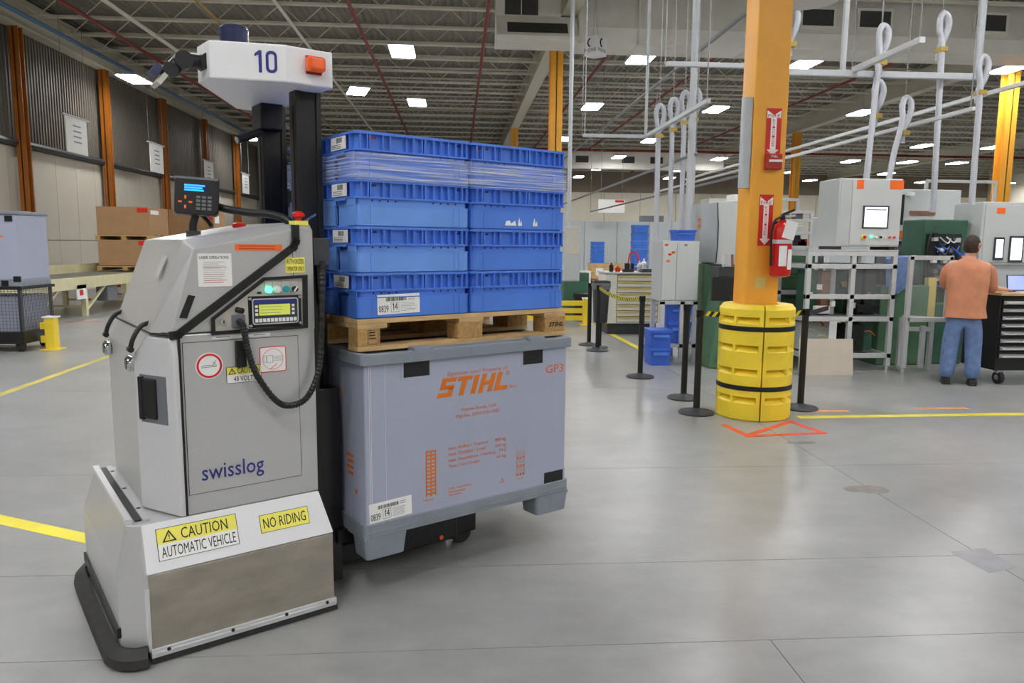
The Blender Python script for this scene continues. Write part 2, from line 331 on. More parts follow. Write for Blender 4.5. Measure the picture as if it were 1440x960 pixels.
# columns
def i_column(name, label, x, y, h, m, w=.36, cat='column', group=None):
    o = MB().box(-w / 2, w / 2, -w / 2, -w / 2 + .03, 0, h).box(-w / 2, w / 2, w / 2 - .03, w / 2, 0, h).box(-.015, .015, -w / 2, w / 2, 0, h)
    o = o.build(name, m, None, (x, y, 0)); struct(o, label, cat); return o
ORD = ['nearest', 'second', 'third', 'fourth', 'fifth', 'sixth', 'seventh', 'eighth']
for k in range(8):
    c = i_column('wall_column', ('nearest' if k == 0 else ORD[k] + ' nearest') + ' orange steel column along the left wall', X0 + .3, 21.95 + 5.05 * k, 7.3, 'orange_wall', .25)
i_column('column', 'orange ceiling column standing behind the right end of the crates', 2.8, 22.0, 7.3, 'orange_steel', .36)
i_column('column', 'distant orange column far behind the crates', 2.8, 38.0, 7.3, 'orange_steel', .36)
i_column('column', 'distant orange column right of the yellow guarded column', 17.0, 37.4, 7.3, 'orange_steel', .36)
i_column('column', 'orange column at the right edge above the worker', 16.7, 22.3, 7.3, 'orange_steel', .36)
i_column('column', 'orange column far behind the big grey cabinet', 9.9, 30.0, 3.2, 'orange_steel', .3)
# pipes
def pipe(name, label, pts, r, m, cat='pipe', n=8): return tag(MB().tube(pts, r, n).build(name, m, smooth=40), label, cat)
pipe('sprinkler_pipe', 'dark red sprinkler pipe nearest the left wall', [(-10.0, 14, 7.6), (-10.0, 62, 7.6)], .05, 'pipe_red')
pipe('sprinkler_pipe', 'dark red sprinkler pipe left of the two middle ceiling lights', [(-2.75, 14, 7.6), (-2.75, 62, 7.6)], .05, 'pipe_red')
pipe('sprinkler_pipe', 'dark red sprinkler pipe running past the white supply duct end', [(.78, 14, 7.6), (.78, 62, 7.6)], .05, 'pipe_red')
pipe('sprinkler_pipe', 'dark red sprinkler pipe beside the hanging phone sign', [(4.75, 20.7, 7.6), (4.75, 62, 7.6)], .05, 'pipe_red')
pipe('sprinkler_pipe', 'dark red sprinkler pipe left of the yellow guarded column top', [(8.25, 20.7, 7.6), (8.25, 62, 7.6)], .05, 'pipe_red')
pipe('sprinkler_pipe', 'dark red sprinkler pipe over the machine cells on the right', [(14.2, 20.7, 7.6), (14.2, 62, 7.6)], .05, 'pipe_red')
pipe('sprinkler_main', 'dark red sprinkler main crossing the far ceiling', [(2, 45, 7.2), (40, 45, 7.2)], .07, 'pipe_red')
pipe('conduit', 'blue pipe along the top of the left wall', [(-11.35, 14, 7.45), (-11.35, 62, 7.45)], .06, 'pipe_blue')
pipe('conduit', 'cream pipe close to the left sprinkler pipe', [(-8.9, 14, 7.62), (-8.9, 62, 7.62)], .06, 'duct')
pipe('conduit', 'yellow gas pipe under the left ceiling', [(-6.6, 14, 7.65), (-6.6, 62, 7.65)], .035, 'brass')
pipe('conduit', 'thin cream pipe above the white head of the vehicle', [(-4.6, 14, 7.62), (-4.6, 62, 7.62)], .045, 'duct')
pipe('wall_pipe', 'dark grey pipe along the left wall between pale and dark panels', [(X0 + .16, 13, 4.25), (X0 + .16, 62, 4.25)], .1, 'dark_grey')
# supply duct with grilles
du = thing('supply_duct', 'long white rectangular supply duct under the ceiling', 'air duct', (3.0, 19.9, 6.62))
MB().prism([(-.55, .0), (.55, .0), (.55, 1.3), (-.55, 1.3), (-.7, .35)], 'x', 0, 13.75).build('duct_run', 'duct', du, bevel=.02)
for gx in (5.7, 7.2, 10.3, 12.0):
    g = MB().box(gx, gx + .82, -.69, -.6, .55, .95).build('grille', 'grille', du)
    MB().annulus(rect(gx - .06, gx + .88, .49, 1.01), rect(gx, gx + .82, .55, .95), 'y', -.71, -.6).build('grille_frame', 'duct', g)
for gx in (1.5, 4.4, 8.6): MB().box(gx, gx + .04, -.72, .57, -.01, 1.31).build('duct_flange', 'duct', du)
dh = thing('air_diffuser', 'white air diffuser box with two dark grilles', 'air diffuser', (.95, 19.3, 6.6))
MB().prism([(-.25, .0), (.8, .0), (.8, .66), (.15, .66), (-.25, .1)], 'x', 0, 2.03).build('housing', 'duct', dh, bevel=.01); MB().box(0, 1.62, .15, .8, .66, 1.35).build('upper_housing', 'duct', dh)
g = MB().box(.22, 1.05, .12, .16, .68, 1.05).build('grille', 'grille', dh); MB().box(.62, .64, .1, .16, .68, 1.05).build('grille_bar', 'duct', g)
th = math.atan2(.52, .4); R_ = Matrix.Rotation(th, 3, 'X')
MB().obox((1.02, -.055, .355), (1.5, .46, .03), R_).build('grille', 'grille', dh)
# far duct with grilles over the back
du = thing('supply_duct', 'pale distant duct with dark grilles before the far wall', 'air duct', (4.0, 47.0, 6.35))
MB().box(0, 12.7, 0, .8, 0, 1.1).build('duct_run', 'duct', du)
for gx in (.9, 3.3, 6.2, 8.0): MB().box(gx, gx + .8, -.02, .02, .35, .75).build('grille', 'grille', du)
# LED panels
body = MB().box(-.34, .34, -.66, .66, .03, .1).mesh('housing', 'pipe_white'); lens = MB().box(-.31, .31, -.62, .62, .0, .029).mesh('light_panel', 'led')
wires = MB().cyl((-.25, -.5, .1), (-.25, -.5, 1.5), .004, 5).cyl((.25, .5, .1), (.25, .5, 1.5), .004, 5).mesh('hanger_wire', 'wire')
def led(x, y, label, group=None, rz=0):
    t = thing('ceiling_light', label, 'ceiling light', (x, y, 6.8), rz, group)
    put('housing', body, t); put('light_panel', lens, t); put('hanger_wire', wires, t); return t
GRID = [(21.5, (-10.5, -1.52, 5.15, 9.95, 16.1)), (29.0, (-1.52, 5.1, 9.9, 15.75)), (37.8, (5.2, 9.6, 23.9, 27.75)), (45.0, (9.57, 15.7, 23.9, 27.5, 30.7)),
        (52.0, (9.6, 15.4, 23.4, 30.3)), (58.2, (9.3, 16.4, 27.7, 37.0, 44.0))]
NTH = ['first', 'second', 'third', 'fourth', 'fifth']
for r, (yy, xx) in enumerate(GRID):
    for k, xv in enumerate(xx):
        yv = 26.0 if (r == 0 and k == 0) else yy
        led(xv, yv, 'lit white ceiling panel, %s from left in the %s row away from the camera' % (NTH[k], NTH[r] if r < 5 else 'last'), 'LED panel lights under the roof')
led(-10.5, 39.8, 'tiny lit ceiling panel seen far down the left wall', 'LED panel lights under the roof')
led(-3.45, 27.1, 'narrow lit ceiling panel just right of the vehicle head', 'LED panel lights under the roof', .25)
for yy in (-8, -.5, 7, 14.2):
    for xv in (-10.5, -6, -1.52, 5.15, 9.95, 15.75, 23.8): led(xv, yy, 'lit white ceiling panel overhead, above the picture edge', 'LED panel lights overhead, out of the picture')
# phone cube sign
ph = thing('hanging_sign', 'white hanging cube sign with black handset symbols', 'sign', (3.36, 18.9, 6.2), PI / 4)
MB().box(-.2, .2, -.2, .2, 0, .44).build('cube', 'white_box', ph)
for rot, fx, fy, ax in ((SIDE, -.17, -.202, 0), (LEFT, -.202, .17, 1)):
    text('PHONE', .1, (fx, fy, .07), 'ink', ph, rot, width=.34, height=.09)
    arc = [(.0 + .07 * math.cos(t), .29 + .09 * math.sin(t)) for t in [PI / 2 + PI * i / 10 for i in range(11)]]
    MB().tube([(a, -.203, b2) for a, b2 in arc] if ax == 0 else [(-.203, -a, b2) for a, b2 in arc], .018, 6).build('handset_symbol', 'ink', ph)
MB().cyl((-.1, 0, .44), (-.02, 0, 1.3), .005, 5).cyl((.1, 0, .44), (.02, 0, 1.3), .005, 5).cyl((0, 0, 1.3), (0, 0, 2.12), .005, 5).build('hanger_wire', 'wire', ph)
# overhead rails, hoses
def rail(label, pts, w=.06, m='alu', cat='overhead rail'): 
    t = thing('overhead_rail', label, cat, pts[0]); o = Vector(pts[0])
    for a, b2 in zip(pts, pts[1:]): MB().bar(Vector(a) - o, Vector(b2) - o, w).build('rail_bar', m, t, bevel=.006)
    for p in (pts[0], pts[-1]): q = Vector(p) - o; MB().cyl(q + Vector((0, .06, 0)), q + Vector((0, .06, 8.36 - p[2])), .008, 6).build('hanger_rod', 'wire', t)
    return t
rail('white L-shaped overhead rail behind the cluster of hoses', [(1.97, 12, 3.32), (2.98, 12, 3.32), (2.98, 9.0, 3.32)], .055, 'pipe_white')
rail('short white overhead rail left of the orange column', [(2.62, 9.6, 3.87), (3.72, 9.6, 3.87)], .06, 'pipe_white')
rail('long white overhead rail right of the orange column', [(4.25, 10, 3.9), (7.1, 10, 3.9)], .08, 'pipe_white')
rail('slotted aluminium rail reaching forward from the long white rail', [(5.27, 9.98, 3.95), (5.27, 8.5, 3.95)], .07)
rail('grey overhead rail crossing above the right hand machines', [(7.9, 8, 3.9), (7.9, 26, 3.9)], .06)
rail('lower grey overhead rail over the control cabinet', [(6.3, 9, 3.3), (6.3, 24, 3.3)], .05)
rail('dark conduit slanting up behind the orange column', [(4.1, 9.8, 4.9), (4.1, 32, 4.9)], .05, 'pipe_grey')
rail('thin grey cable tray over the left work area', [(3.5, 11, 2.95), (3.5, 26, 2.95)], .04, 'pipe_grey')
rail('thin grey cable tray behind the hoses', [(4.6, 11, 2.75), (4.6, 26, 2.75)], .04, 'pipe_grey')
for lab, x, y, z0, z1, r in (('tall white vertical pipe at the right side of the crates', 2.36, 16, 2.0, 7.7, .045), ('tall white vertical pipe left of the orange column', 3.27, 10.55, 1.72, 7.7, .05),
        ('white drop pipe holding the long rail on its left', 5.12, 10, 3.94, 7.7, .04), ('white drop pipe holding the long rail on its right', 7.0, 10, 3.94, 7.7, .05),
        ('white drop pipe at the corner of the L-shaped rail', 2.98, 12.02, 3.34, 7.7, .025), ('thin white drop pipe left of the drop at the rail corner', 2.0, 12, 3.34, 7.7, .008)):
    pipe('drop_pipe', lab, [(x, y, z0), (x, y, z1)], r, 'pipe_white')
def hose(label, x, y, zt, zb, lean=0, r=.04):
    t = thing('hanging_hose', label, 'hose', (x, y, zb), 0, 'white looped hoses over the machines')
    h = zt - zb; w = .066
    loop = [(0 + lean * 0, 0, 0), (-.01 + lean * .4, 0, h * .45), (-.02 + lean * .8, 0, h - .42), (-.05 + lean, 0, h - .25), (-w + lean, 0, h - .12), (-w * .6 + lean, 0, h - .02), (0 + lean, 0, h), (w * .75 + lean, 0, h - .05), (w + lean, 0, h - .15), (.04 + lean, .02, h - .3), (.0 + lean, .05, h - .42), (.0 + lean, .06, h - .6)]
    MB().tube(spline(loop, 5), r, 8).build('hose', 'hose', t, smooth=60)
    MB().box(lean - .05, lean + .05, -.05, .09, h - .5, h - .44).build('clamp', 'brass', t)
    MB().cyl((lean, .05, h - .05), (lean, .05, 7.7 - zb), .006, 5).build('hanger_wire', 'wire', t)
for a in (('short looped white hose leftmost over the tool chest', 3.2, 12, 3.8, 1.75), ('second looped white hose over the tool chest', 3.42, 12, 3.9, 1.7), ('third looped white hose over the tool chest', 3.62, 12.05, 4.02, 1.75), ('tallest looped white hose beside the tall white pipe', 3.8, 12.1, 4.08, 2.3),
          ('looped white hose hugging the right side of the orange column', 4.28, 10, 4.72, 2.0, .12), ('looped white hose above the left of the control cabinet', 5.5, 9.9, 4.5, 2.48, .1), ('smaller looped white hose above the control cabinet', 5.75, 10.4, 3.9, 2.2, .12),
          ('tall looped white hose above the green wired machine', 6.6, 10.1, 4.74, 2.1, -.05), ('leaning looped white hose right of the control cabinet', 5.95, 10.2, 3.65, 2.2, .22), ('looped white hose directly above the worker', 7.05, 9.95, 4.16, 2.2)): hose(*a)
# paper signs along the left wall
for k, (yy, nm) in enumerate(((22.3, 'nearest'), (28.1, 'second nearest'), (33.9, 'third nearest'), (39.7, 'farthest'))):
    t = thing('hanging_sign', 'white paper aisle sign hanging on wires, %s of the four by the left wall' % nm, 'sign', (-11.0, yy, 4.1), 0, 'paper signs along the left wall')
    MB().box(-.01, .01, .15, 1.35, 0, 1.0).build('sheet', 'white_label', t)
    MB().box(-.03, .03, 0, 1.5, 1.0, 1.05).build('top_bar', 'pipe_white', t)
    mb = MB()
    for j in range(4): mb.box(.01, .013, .55, 1.0, .75 - .15 * j, .79 - .15 * j)
    mb.build('print', 'ink_grey', t)
    MB().cyl((0, .1, 1.05), (0, .1, 4.26), .008, 5).cyl((0, 1.4, 1.05), (0, 1.4, 4.26), .008, 5).build('hanger_wire', 'wire', t)
# ================================================================ the automatic vehicle and its load (own axes: x along its side, y across)
ANG = .57; OX, OY = -.406, 3.241
def onfloor(x, y): return (OX + x * math.cos(ANG) - y * math.sin(ANG), OY + x * math.sin(ANG) + y * math.cos(ANG))
V = thing('guided_forklift', 'silver automatic guided forklift with black mast and white head marked 10', 'forklift', (OX, OY, 0), ANG)
# base
lo = [(-.16, .004), (-.905, .004), (-.99, .085), (-.99, .955), (-.905, 1.036), (-.16, 1.036)]
hi = [(-.195, .07), (-.9, .07), (-.945, .11), (-.935, .95), (-.9, .97), (-.195, .97)]
base = MB().hull([(x, y, .05) for x, y in lo] + [(x, y, .355) for x, y in lo] + [(x, y, .53) for x, y in hi]).build('base_hull', 'agv', V, bevel=.004)
cham = MB().hull([(-.16, -.001, .358), (-.9, -.001, .358), (-.195, .068, .53), (-.898, .068, .53), (-.16, .02, .358), (-.9, .02, .358)]).build('upper_skirt', 'agv_light', V)
MB().box(-.895, -.163, -.004, .01, .062, .354).build('side_plate', 'steel', V, bevel=.002)
rl = MB().box(-.9, -.155, -.012, .02, .028, .062).box(-.9, -.155, -.016, .0, .04, .05).build('bottom_rail', 'alu', V, bevel=.002)
for x in (-.84, -.6, -.38, -.2): MB().cyl((x, -.014, .052), (x, -.0185, .052), .007, 10).build('screw', 'black', rl)
MB().box(-.9, -.15, -.008, .03, .004, .028).build('rubber_strip', 'rubber', V)
MB().box(-.87, -.2, .03, 1.0, .012, .05).build('underbody', 'black', V)
MB().hull([(-.93, .045, .05), (-.905, .0, .05), (-.89, .0, .05), (-.93, .045, .3), (-.905, .0, .3), (-.89, .0, .3)]).build('corner_post', 'agv_light', V)
bp_ = spline([(-.915, -.02, .055), (-.97, -.005, .055), (-1.02, .06, .055), (-1.03, .2, .055), (-1.035, .8, .055), (-1.02, .97, .055), (-.95, 1.05, .055)], 6)
rings = []
for i, p in enumerate(bp_):
    t = (bp_[min(i + 1, len(bp_) - 1)] - bp_[max(i - 1, 0)]).normalized(); nrm = Vector((t.y, -t.x, 0)) * -1
    rings.append([(p + nrm * a) + Vector((0, 0, b2)) for a, b2 in ((-.03, -.05), (.01, -.05), (.02, -.04), (.014, -.008), (-.014, .022), (-.03, .022))])
MB().loop(rings).build('bumper', 'rubber', V, smooth=25)
MB().box(-1.0, -.985, .08, .96, .1, .14).build('bumper_bracket', 'black', V)
# shelf on the base, with slots
MB().hull([(-.945, .11, .531), (-.925, .1, .531), (-.94, .96, .531), (-.915, .96, .531), (-.945, .11, .55), (-.925, .1, .55), (-.94, .96, .55), (-.915, .96, .55)]).build('shelf_lip', 'agv_light', V)
MB().box(-.91, -.888, .12, .955, .528, .536).build('shelf_gap', 'black', V)
MB().box(-.886, -.862, .1, .955, .53, .54).build('shelf_strip', 'agv', V)
for y in (.25, .55, .85): MB().cyl((-.874, y, .54), (-.874, y, .5412), .009, 10).build('slot', 'black', V)
# body
bo = [(-.192, .07), (-.745, .07), (-.845, .27), (-.845, .95), (-.80, .975), (-.192, .975)]
l2 = [(-.192, .07), (-.745, .07), (-.80, .2), (-.80, .93), (-.77, .975), (-.192, .975)]
MB().hull([(x, y, .53) for x, y in bo] + [(x, y, 1.165) for x, y in bo] + [(x, y, 1.248) for x, y in l2]).build('body', 'agv', V, bevel=.006)
P = [(-.758, 1.252), (-.664, 1.573), (-.277, 1.652), (-.277, 1.252)]; Q = [(-.815, 1.252), (-.68, 1.607), (-.277, 1.683), (-.277, 1.252)]
MB().hull([(s, .07, z) for s, z in P] + [(s, .16, z) for s, z in Q] + [(s, .86, z) for s, z in Q] + [(s, .95, z) for s, z in P]).build('hood', 'agv', V, bevel=.005)
MB().hull([(s, y, z) for s in (-.276, -.192) for y, z in ((.07, 1.24), (.07, 1.65), (.1, 1.675), (.94, 1.675), (.97, 1.65), (.97, 1.24))]).build('rear_panel', 'agv', V)
def ribbon(mb, pts, w, y0, y1):
    for a, b2 in zip(pts, pts[1:]):
        a, b2 = Vector(a), Vector(b2); d = (b2 - a).normalized(); n = Vector((-d.y, d.x)) * w / 2; e = d * w * .4
        mb.prism([tuple(a - e + n), tuple(a - e - n), tuple(b2 + e - n), tuple(b2 + e + n)], 'y', y0, y1)
g = MB(); ribbon(g, [(-.755, 1.248), (-.735, 1.25), (-.276, 1.582), (-.266, 1.605), (-.266, 1.66)], .03, .058, .075); g.build('gasket', 'black', V)
MB().tube([(-.757, .062, 1.25), (-.806, .18, 1.25), (-.806, .93, 1.25)], .008, 6).build('gasket', 'black', V)
# corner pillar with a recessed black handle
MB().hull([(x, y, z) for z in (.535, 1.16) for x, y in ((-.738, .058), (-.756, .058), (-.858, .265), (-.84, .3), (-.738, .09))] + [(x, y, 1.235) for x, y in ((-.742, .064), (-.765, .07), (-.815, .2), (-.8, .22), (-.742, .09))]).build('corner_pillar', 'agv_light', V, bevel=.006)
MB().box(-.737, -.729, .062, .08, .535, 1.24).build('seam', 'black', V)
A_, B_ = Vector((-.756, .058, 0)), Vector((-.858, .265, 0)); fd = (B_ - A_).normalized(); fn = Vector((-fd.y, fd.x, 0)); fn = fn if fn.x < 0 else -fn
fm = Matrix((fd, fn, Vector((0, 0, 1)))).transposed(); fl = (B_ - A_).length
h = MB().obox(A_ + fd * fl * .53 + Vector((0, 0, .99)), (fl * .66, .006, .19), fm).build('handle_recess', 'mid_grey', V)
MB().obox(A_ + fd * fl * .62 + fn * .006 + Vector((0, 0, .992)), (fl * .36, .014, .16), fm).build('grip', 'black', h, bevel=.006)
MB().obox(A_ + fd * fl * .8 + fn * .006 + Vector((0, 0, .992)), (fl * .1, .02, .17), fm).build('grip_edge', 'black_gloss', h, bevel=.003)
# side door
Y_ = .0695
MB().box(-.722, -.266, Y_ - .001, Y_ + .01, .612, 1.217).build('door_gap', 'dark_grey', V)
MB().box(-.7195, -.2685, Y_ - .0025, Y_ + .01, .6145, 1.2145).build('side_door', 'agv', V)
YS = .0665
def plate(name, x0, x1, z0, z1, m, y=YS, t=.0015, parent=V, r=.004): return MB().prism(rrect(x0, x1, z0, z1, r, 2), 'y', y - t, y + .001).build(name, m, parent)
text('swisslog', .1, (-.672, YS - .0012, .664), 'navy', V, width=.245, height=.085, bold=.0004)
c = MB().cyl((-.626, YS, 1.12), (-.626, YS - .0015, 1.12), .052, 32).build('warning_sticker', 'white_label', V)
MB().annulus([(-.626 + .048 * math.cos(2 * PI * i / 32), 1.12 + .048 * math.sin(2 * PI * i / 32)) for i in range(32)], [(-.626 + .04 * math.cos(2 * PI * i / 32), 1.12 + .04 * math.sin(2 * PI * i / 32)) for i in range(32)], 'y', YS - .0025, YS - .0015).build('red_ring', 'red', c)
mb = MB(); ribbon(mb, [(-.655, 1.118), (-.645, 1.122), (-.62, 1.122), (-.6, 1.116), (-.655, 1.114)], .0022, YS - .0024, YS - .0015); ribbon(mb, [(-.612, 1.135), (-.6, 1.12)], .0022, YS - .0024, YS - .0015); ribbon(mb, [(-.6, 1.14), (-.613, 1.122)], .0022, YS - .0024, YS - .0015); mb.build('pictogram', 'ink_grey', c)
def triangle(parent, cx, cz, s, y):
    o = MB(); a = [(cx - s * .58, cz - s * .5), (cx + s * .58, cz - s * .5), (cx, cz + s * .5)]; k = .68; cc = Vector((cx, cz - s * .17))
    o.annulus(a, [tuple(cc + (Vector(p) - cc) * k) for p in a], 'y', y - .0008, y); o.box(cx - s * .04, cx + s * .04, y - .0008, y, cz - s * .16, cz + s * .14); o.box(cx - s * .04, cx + s * .04, y - .0008, y, cz - s * .3, cz - s * .22)
    return o.build('warning_triangle', 'ink', parent)
c = plate('caution_sticker', -.563, -.425, 1.041, 1.108, 'ink', t=.0012)
MB().box(-.561, -.427, YS - .0018, YS - .0012, 1.075, 1.106).build('yellow_band', 'yellow_label', c); MB().box(-.561, -.427, YS - .0018, YS - .0012, 1.043, 1.075).build('white_band', 'white_label', c)
triangle(c, -.541, 1.0905, .026, YS - .0018)
text('CAUTION', .03, (-.52, YS - .0022, 1.079), 'ink', c, width=.088, height=.024); text('48 VOLTS', .03, (-.535, YS - .0022, 1.048), 'ink', c, width=.085, height=.021)
c = plate('pinch_sticker', -.43, -.32, 1.072, 1.178, 'red', r=.008); plate('sheet', -.4265, -.3235, 1.0755, 1.1745, 'white_label', YS - .0012, .0012, c, .006)
mb = MB(); mb.annulus([(-.376 + .043 * math.cos(2 * PI * i / 28), 1.126 + .043 * math.sin(2 * PI * i / 28)) for i in range(28)], [(-.376 + .0415 * math.cos(2 * PI * i / 28), 1.126 + .0415 * math.sin(2 * PI * i / 28)) for i in range(28)], 'y', YS - .0032, YS - .0024); ribbon(mb, [(-.39, 1.084), (-.36, 1.105)], .002, YS - .0032, YS - .0024); mb.build('red_outline', 'ink_red', c)
mb = MB()
for q in ((-.414, -.402, 1.115, 1.14), (-.402, -.376, 1.112, 1.142)): mb.annulus(rect(*q), rect(q[0] + .0012, q[1] - .0012, q[2] + .0012, q[3] - .0012), 'y', YS - .0032, YS - .0024)
for k in range(4): mb.box(-.376, -.334, YS - .0032, YS - .0024, 1.118 + k * .006, 1.1192 + k * .006)
mb.build('pictogram', 'ink_grey', c)
MB().box(-.526, -.487, .045, .07, 1.105, 1.212).build('connector_block', 'black', V, bevel=.004)
c = plate('name_strip', -.611, -.382, 1.222, 1.236, 'white_label', .0695); mb = MB(); lines(mb, -.595, -.54, 1.225, 1.233, 1, .0678); lines(mb, -.45, -.4, 1.225, 1.233, 1, .0678); mb.build('print', 'ink_grey', c)
# control panel
fr = [(-.613, 1.24), (-.612, 1.306), (-.404, 1.46), (-.222, 1.468), (-.226, 1.246)]; fi = [(-.6, 1.254), (-.6, 1.301), (-.399, 1.448), (-.242, 1.455), (-.244, 1.258)]
MB().annulus(fr, fi, 'y', .055, .075).build('panel_frame', 'black', V)
MB().prism(fi, 'y', .066, .075).build('control_panel', 'panel_beige', V)
d = MB().box(-.468, -.25, .062, .07, 1.258, 1.386).build('display_mount', 'black', V, bevel=.003)
u = MB().prism(rrect(-.457, -.268, 1.272, 1.376, .01), 'y', .05, .064).build('operator_display', 'dark_grey', V, bevel=.002)
MB().annulus(rrect(-.457, -.268, 1.272, 1.376, .01), rrect(-.453, -.272, 1.276, 1.372, .008), 'y', .0485, .052).build('bezel', 'alu', u)
MB().box(-.453, -.272, .0492, .0502, 1.356, 1.371).build('brand_band', 'navy', u)
MB().box(-.43, -.303, .0488, .0505, 1.308, 1.352).build('screen', 'lcd_green', u)
mb = MB(); lines(mb, -.425, -.33, 1.312, 1.348, 3, .0487, .18, 4); mb.build('print', 'ink_grey', u)
for k in range(11): MB().box(-.447 + k * .0158, -.435 + k * .0158, .0475, .051, 1.281, 1.296).build('key', 'white_label', u)
for sx in (-.446, -.296):
    for k in range(3): MB().box(sx, sx + .011, .0475, .051, 1.308 + k * .016, 1.318 + k * .016).build('key', 'white_label', u)
for x, z in ((-.463, 1.376), (-.26, 1.378), (-.463, 1.268), (-.26, 1.27)): MB().cyl((x, .062, z), (x, .052, z), .006, 10).build('knob', 'chrome', d)
for x, m in ((-.387, 'lamp_green'), (-.352, 'white_label'), (-.314, 'teal'), (-.278, 'black')):
    pb = MB().box(x - .014, x + .014, .0625, .067, 1.394, 1.442).build('button_plate', 'alu', V); MB().cyl((x, .063, 1.411), (x, .048, 1.411), .0135 if m != 'black' else .012, 16).build('push_button', m, pb)
    MB().box(x - .011, x + .011, .0618, .063, 1.428, 1.438).build('legend', 'panel_beige', pb)
MB().obox((-.278, .046, 1.411), (.006, .006, .024), Matrix.Rotation(.6, 3, 'Y')).build('selector_pointer', 'white_label', V)
k = MB().cyl((-.568, .067, 1.29), (-.568, .052, 1.29), .014, 18).build('key_switch', 'chrome', V); MB().box(-.57, -.566, .0505, .053, 1.284, 1.296).build('key_slot', 'ink', k)
MB().box(-.535, -.485, .05, .068, 1.263, 1.315).build('socket', 'mid_grey', V, bevel=.004)
MB().cyl((-.514, .067, 1.335), (-.495, .045, 1.33), .011, 10).build('key_handle', 'black', V)
MB().box(-.43, -.415, .06, .067, 1.395, 1.403).build('latch', 'black', V)
# hood stickers, vents and hood latches
c = plate('operations_sticker', -.652, -.525, 1.428, 1.556, 'white_label', .0695); mb = MB(); lines(mb, -.632, -.545, 1.44, 1.527, 11, .068, .16, 8); mb.build('print', 'ink_grey', c)
mb = MB(); [mb.box(-.632, -.545 - .012 * (j % 2), .0672, .068, z, z + .0016) for j, z in enumerate((1.5, 1.475, 1.452, 1.444))]; mb.build('red_print', 'ink_red', c)
text('LASER OPERATIONS', .02, (-.646, .0675, 1.535), 'ink', c, width=.11, height=.011)
c = plate('orange_sticker', -.51, -.322, 1.567, 1.592, 'orange_label', .0695); mb = MB(); lines(mb, -.495, -.335, 1.569, 1.590, 2, .068, .25, 2, ragged=.1); mb.build('print', 'red_dark', c)
c = plate('authorized_sticker', -.31, -.228, 1.477, 1.54, 'yellow_label', .0695); text('AUTHORIZED', .03, (-.306, .0678, 1.514), 'ink', c, width=.073, height=.019); text('OPERATOR ONLY', .03, (-.306, .0678, 1.484), 'ink', c, width=.073, height=.019)
MB().prism([(-.727, 1.313), (-.7, 1.309), (-.666, 1.394), (-.691, 1.399)], 'y', .066, .08).build('vent_slot', 'black', V)
for y in (.25, .82):
    la = MB().tube(spline([(-.79, y, 1.285), (-.83, y - .005, 1.27), (-.86, y - .01, 1.225), (-.872, y - .01, 1.185)], 4), .0095, 8).build('hood_latch', 'black', V, smooth=60); MB().cyl((-.872, y - .025, 1.183), (-.872, y + .01, 1.183), .012, 10).build('latch_foot', 'black', la)
for y in (.33, .87):
    hl = MB().lathe([(.02, 0), (.03, .004), (.034, .018), (.031, .028), (.026, .031)], 20).build('head_light', 'chrome', V, (-.845, y, 1.115), (0, -PI / 2, 0), smooth=40); MB().cyl((0, 0, .031), (0, 0, .033), .022, 16).build('lens', 'black_gloss', hl)
MB().obox((-.735, .3, 1.5), (.004, .06, .09), Matrix.Rotation(.38, 3, 'Y')).build('front_label', 'alu', V)
# skirt stickers on the slanted upper skirt
SK = (PI / 2 - math.atan2(.069, .172), 0, 0)
def on_skirt(name, x0, x1, t0, t1, m, dz=.0):   # t runs up the slope in metres from its lower edge
    L_ = math.hypot(.069, .172); cx, tt = (x0 + x1) / 2, (t0 + t1) / 2
    o = MB().box(x0 - cx, x1 - cx, t0 - tt, t1 - tt, 0, .0012 + dz).build(name, m, V, (cx, -.001 + .069 * tt / L_, .358 + .172 * tt / L_ + .0003), SK); return o
SZ = (0, 0, 0)
c = on_skirt('caution_sticker', -.853, -.552, .038, .16, 'ink'); MB().box(-.148, .148, .0, .059, .0012, .0018).build('yellow_band', 'yellow_label', c); MB().box(-.148, .148, -.059, .0, .0012, .0018).build('white_band', 'white_label', c)
tr = triangle(c, 0, 0, .045, 0); tr.rotation_euler = (-PI / 2, 0, 0); tr.location = (-.105, .029, .0019)
text('CAUTION', .05, (-.062, .008, .0022), 'ink', c, SZ, width=.175, height=.042); text('AUTOMATIC VEHICLE', .05, (-.138, -.05, .0022), 'ink', c, SZ, width=.276, height=.041)
c = on_skirt('no_riding_sticker', -.462, -.255, .058, .132, 'ink'); MB().box(-.1015, .1015, -.035, .035, .0012, .0018).build('yellow_band', 'yellow_label', c); text('NO RIDING', .05, (-.09, -.021, .0022), 'ink', c, SZ, width=.18, height=.042)
# emergency buttons, terminal and its cable
e = MB().box(-.26, -.2, .09, .15, 1.672, 1.69).build('stop_base', 'yellow_label', V); MB().lathe([(.012, 0), (.012, .014), (.026, .018), (.026, .03), (.012, .04)], 18).build('stop_button', 'red', e, (-.23, .12, 1.69), smooth=40)
MB().lathe([(.02, 0), (.03, .008), (.03, .02), (.012, .03)], 18).build('stop_button', 'red', V, (-.36, .5, 1.66), smooth=40)
MB().tube(spline([(-.21, .14, 1.68), (-.18, .14, 1.7), (-.14, .16, 1.72)], 4), .006, 6).build('cable_loop', 'chrome', V)
T = MB().prism(rrect(-.085, .085, -.075, .075, .015), 'y', -.02, .03).build('operator_terminal', 'black', V, (-.56, .4, 1.785), (-.12, .05, -.35), bevel=.004)
MB().prism(rrect(-.077, .077, -.068, .07, .01), 'y', -.022, -.0195).build('front', 'black', T); MB().box(-.052, .045, -.0235, -.0215, .018, .052).build('screen', 'navy_dome', T)
T_s = MB(); lines(T_s, -.047, .04, .02, .05, 3, -.0236, .72, 3); T_s.build('readout', 'lcd_blue', T)
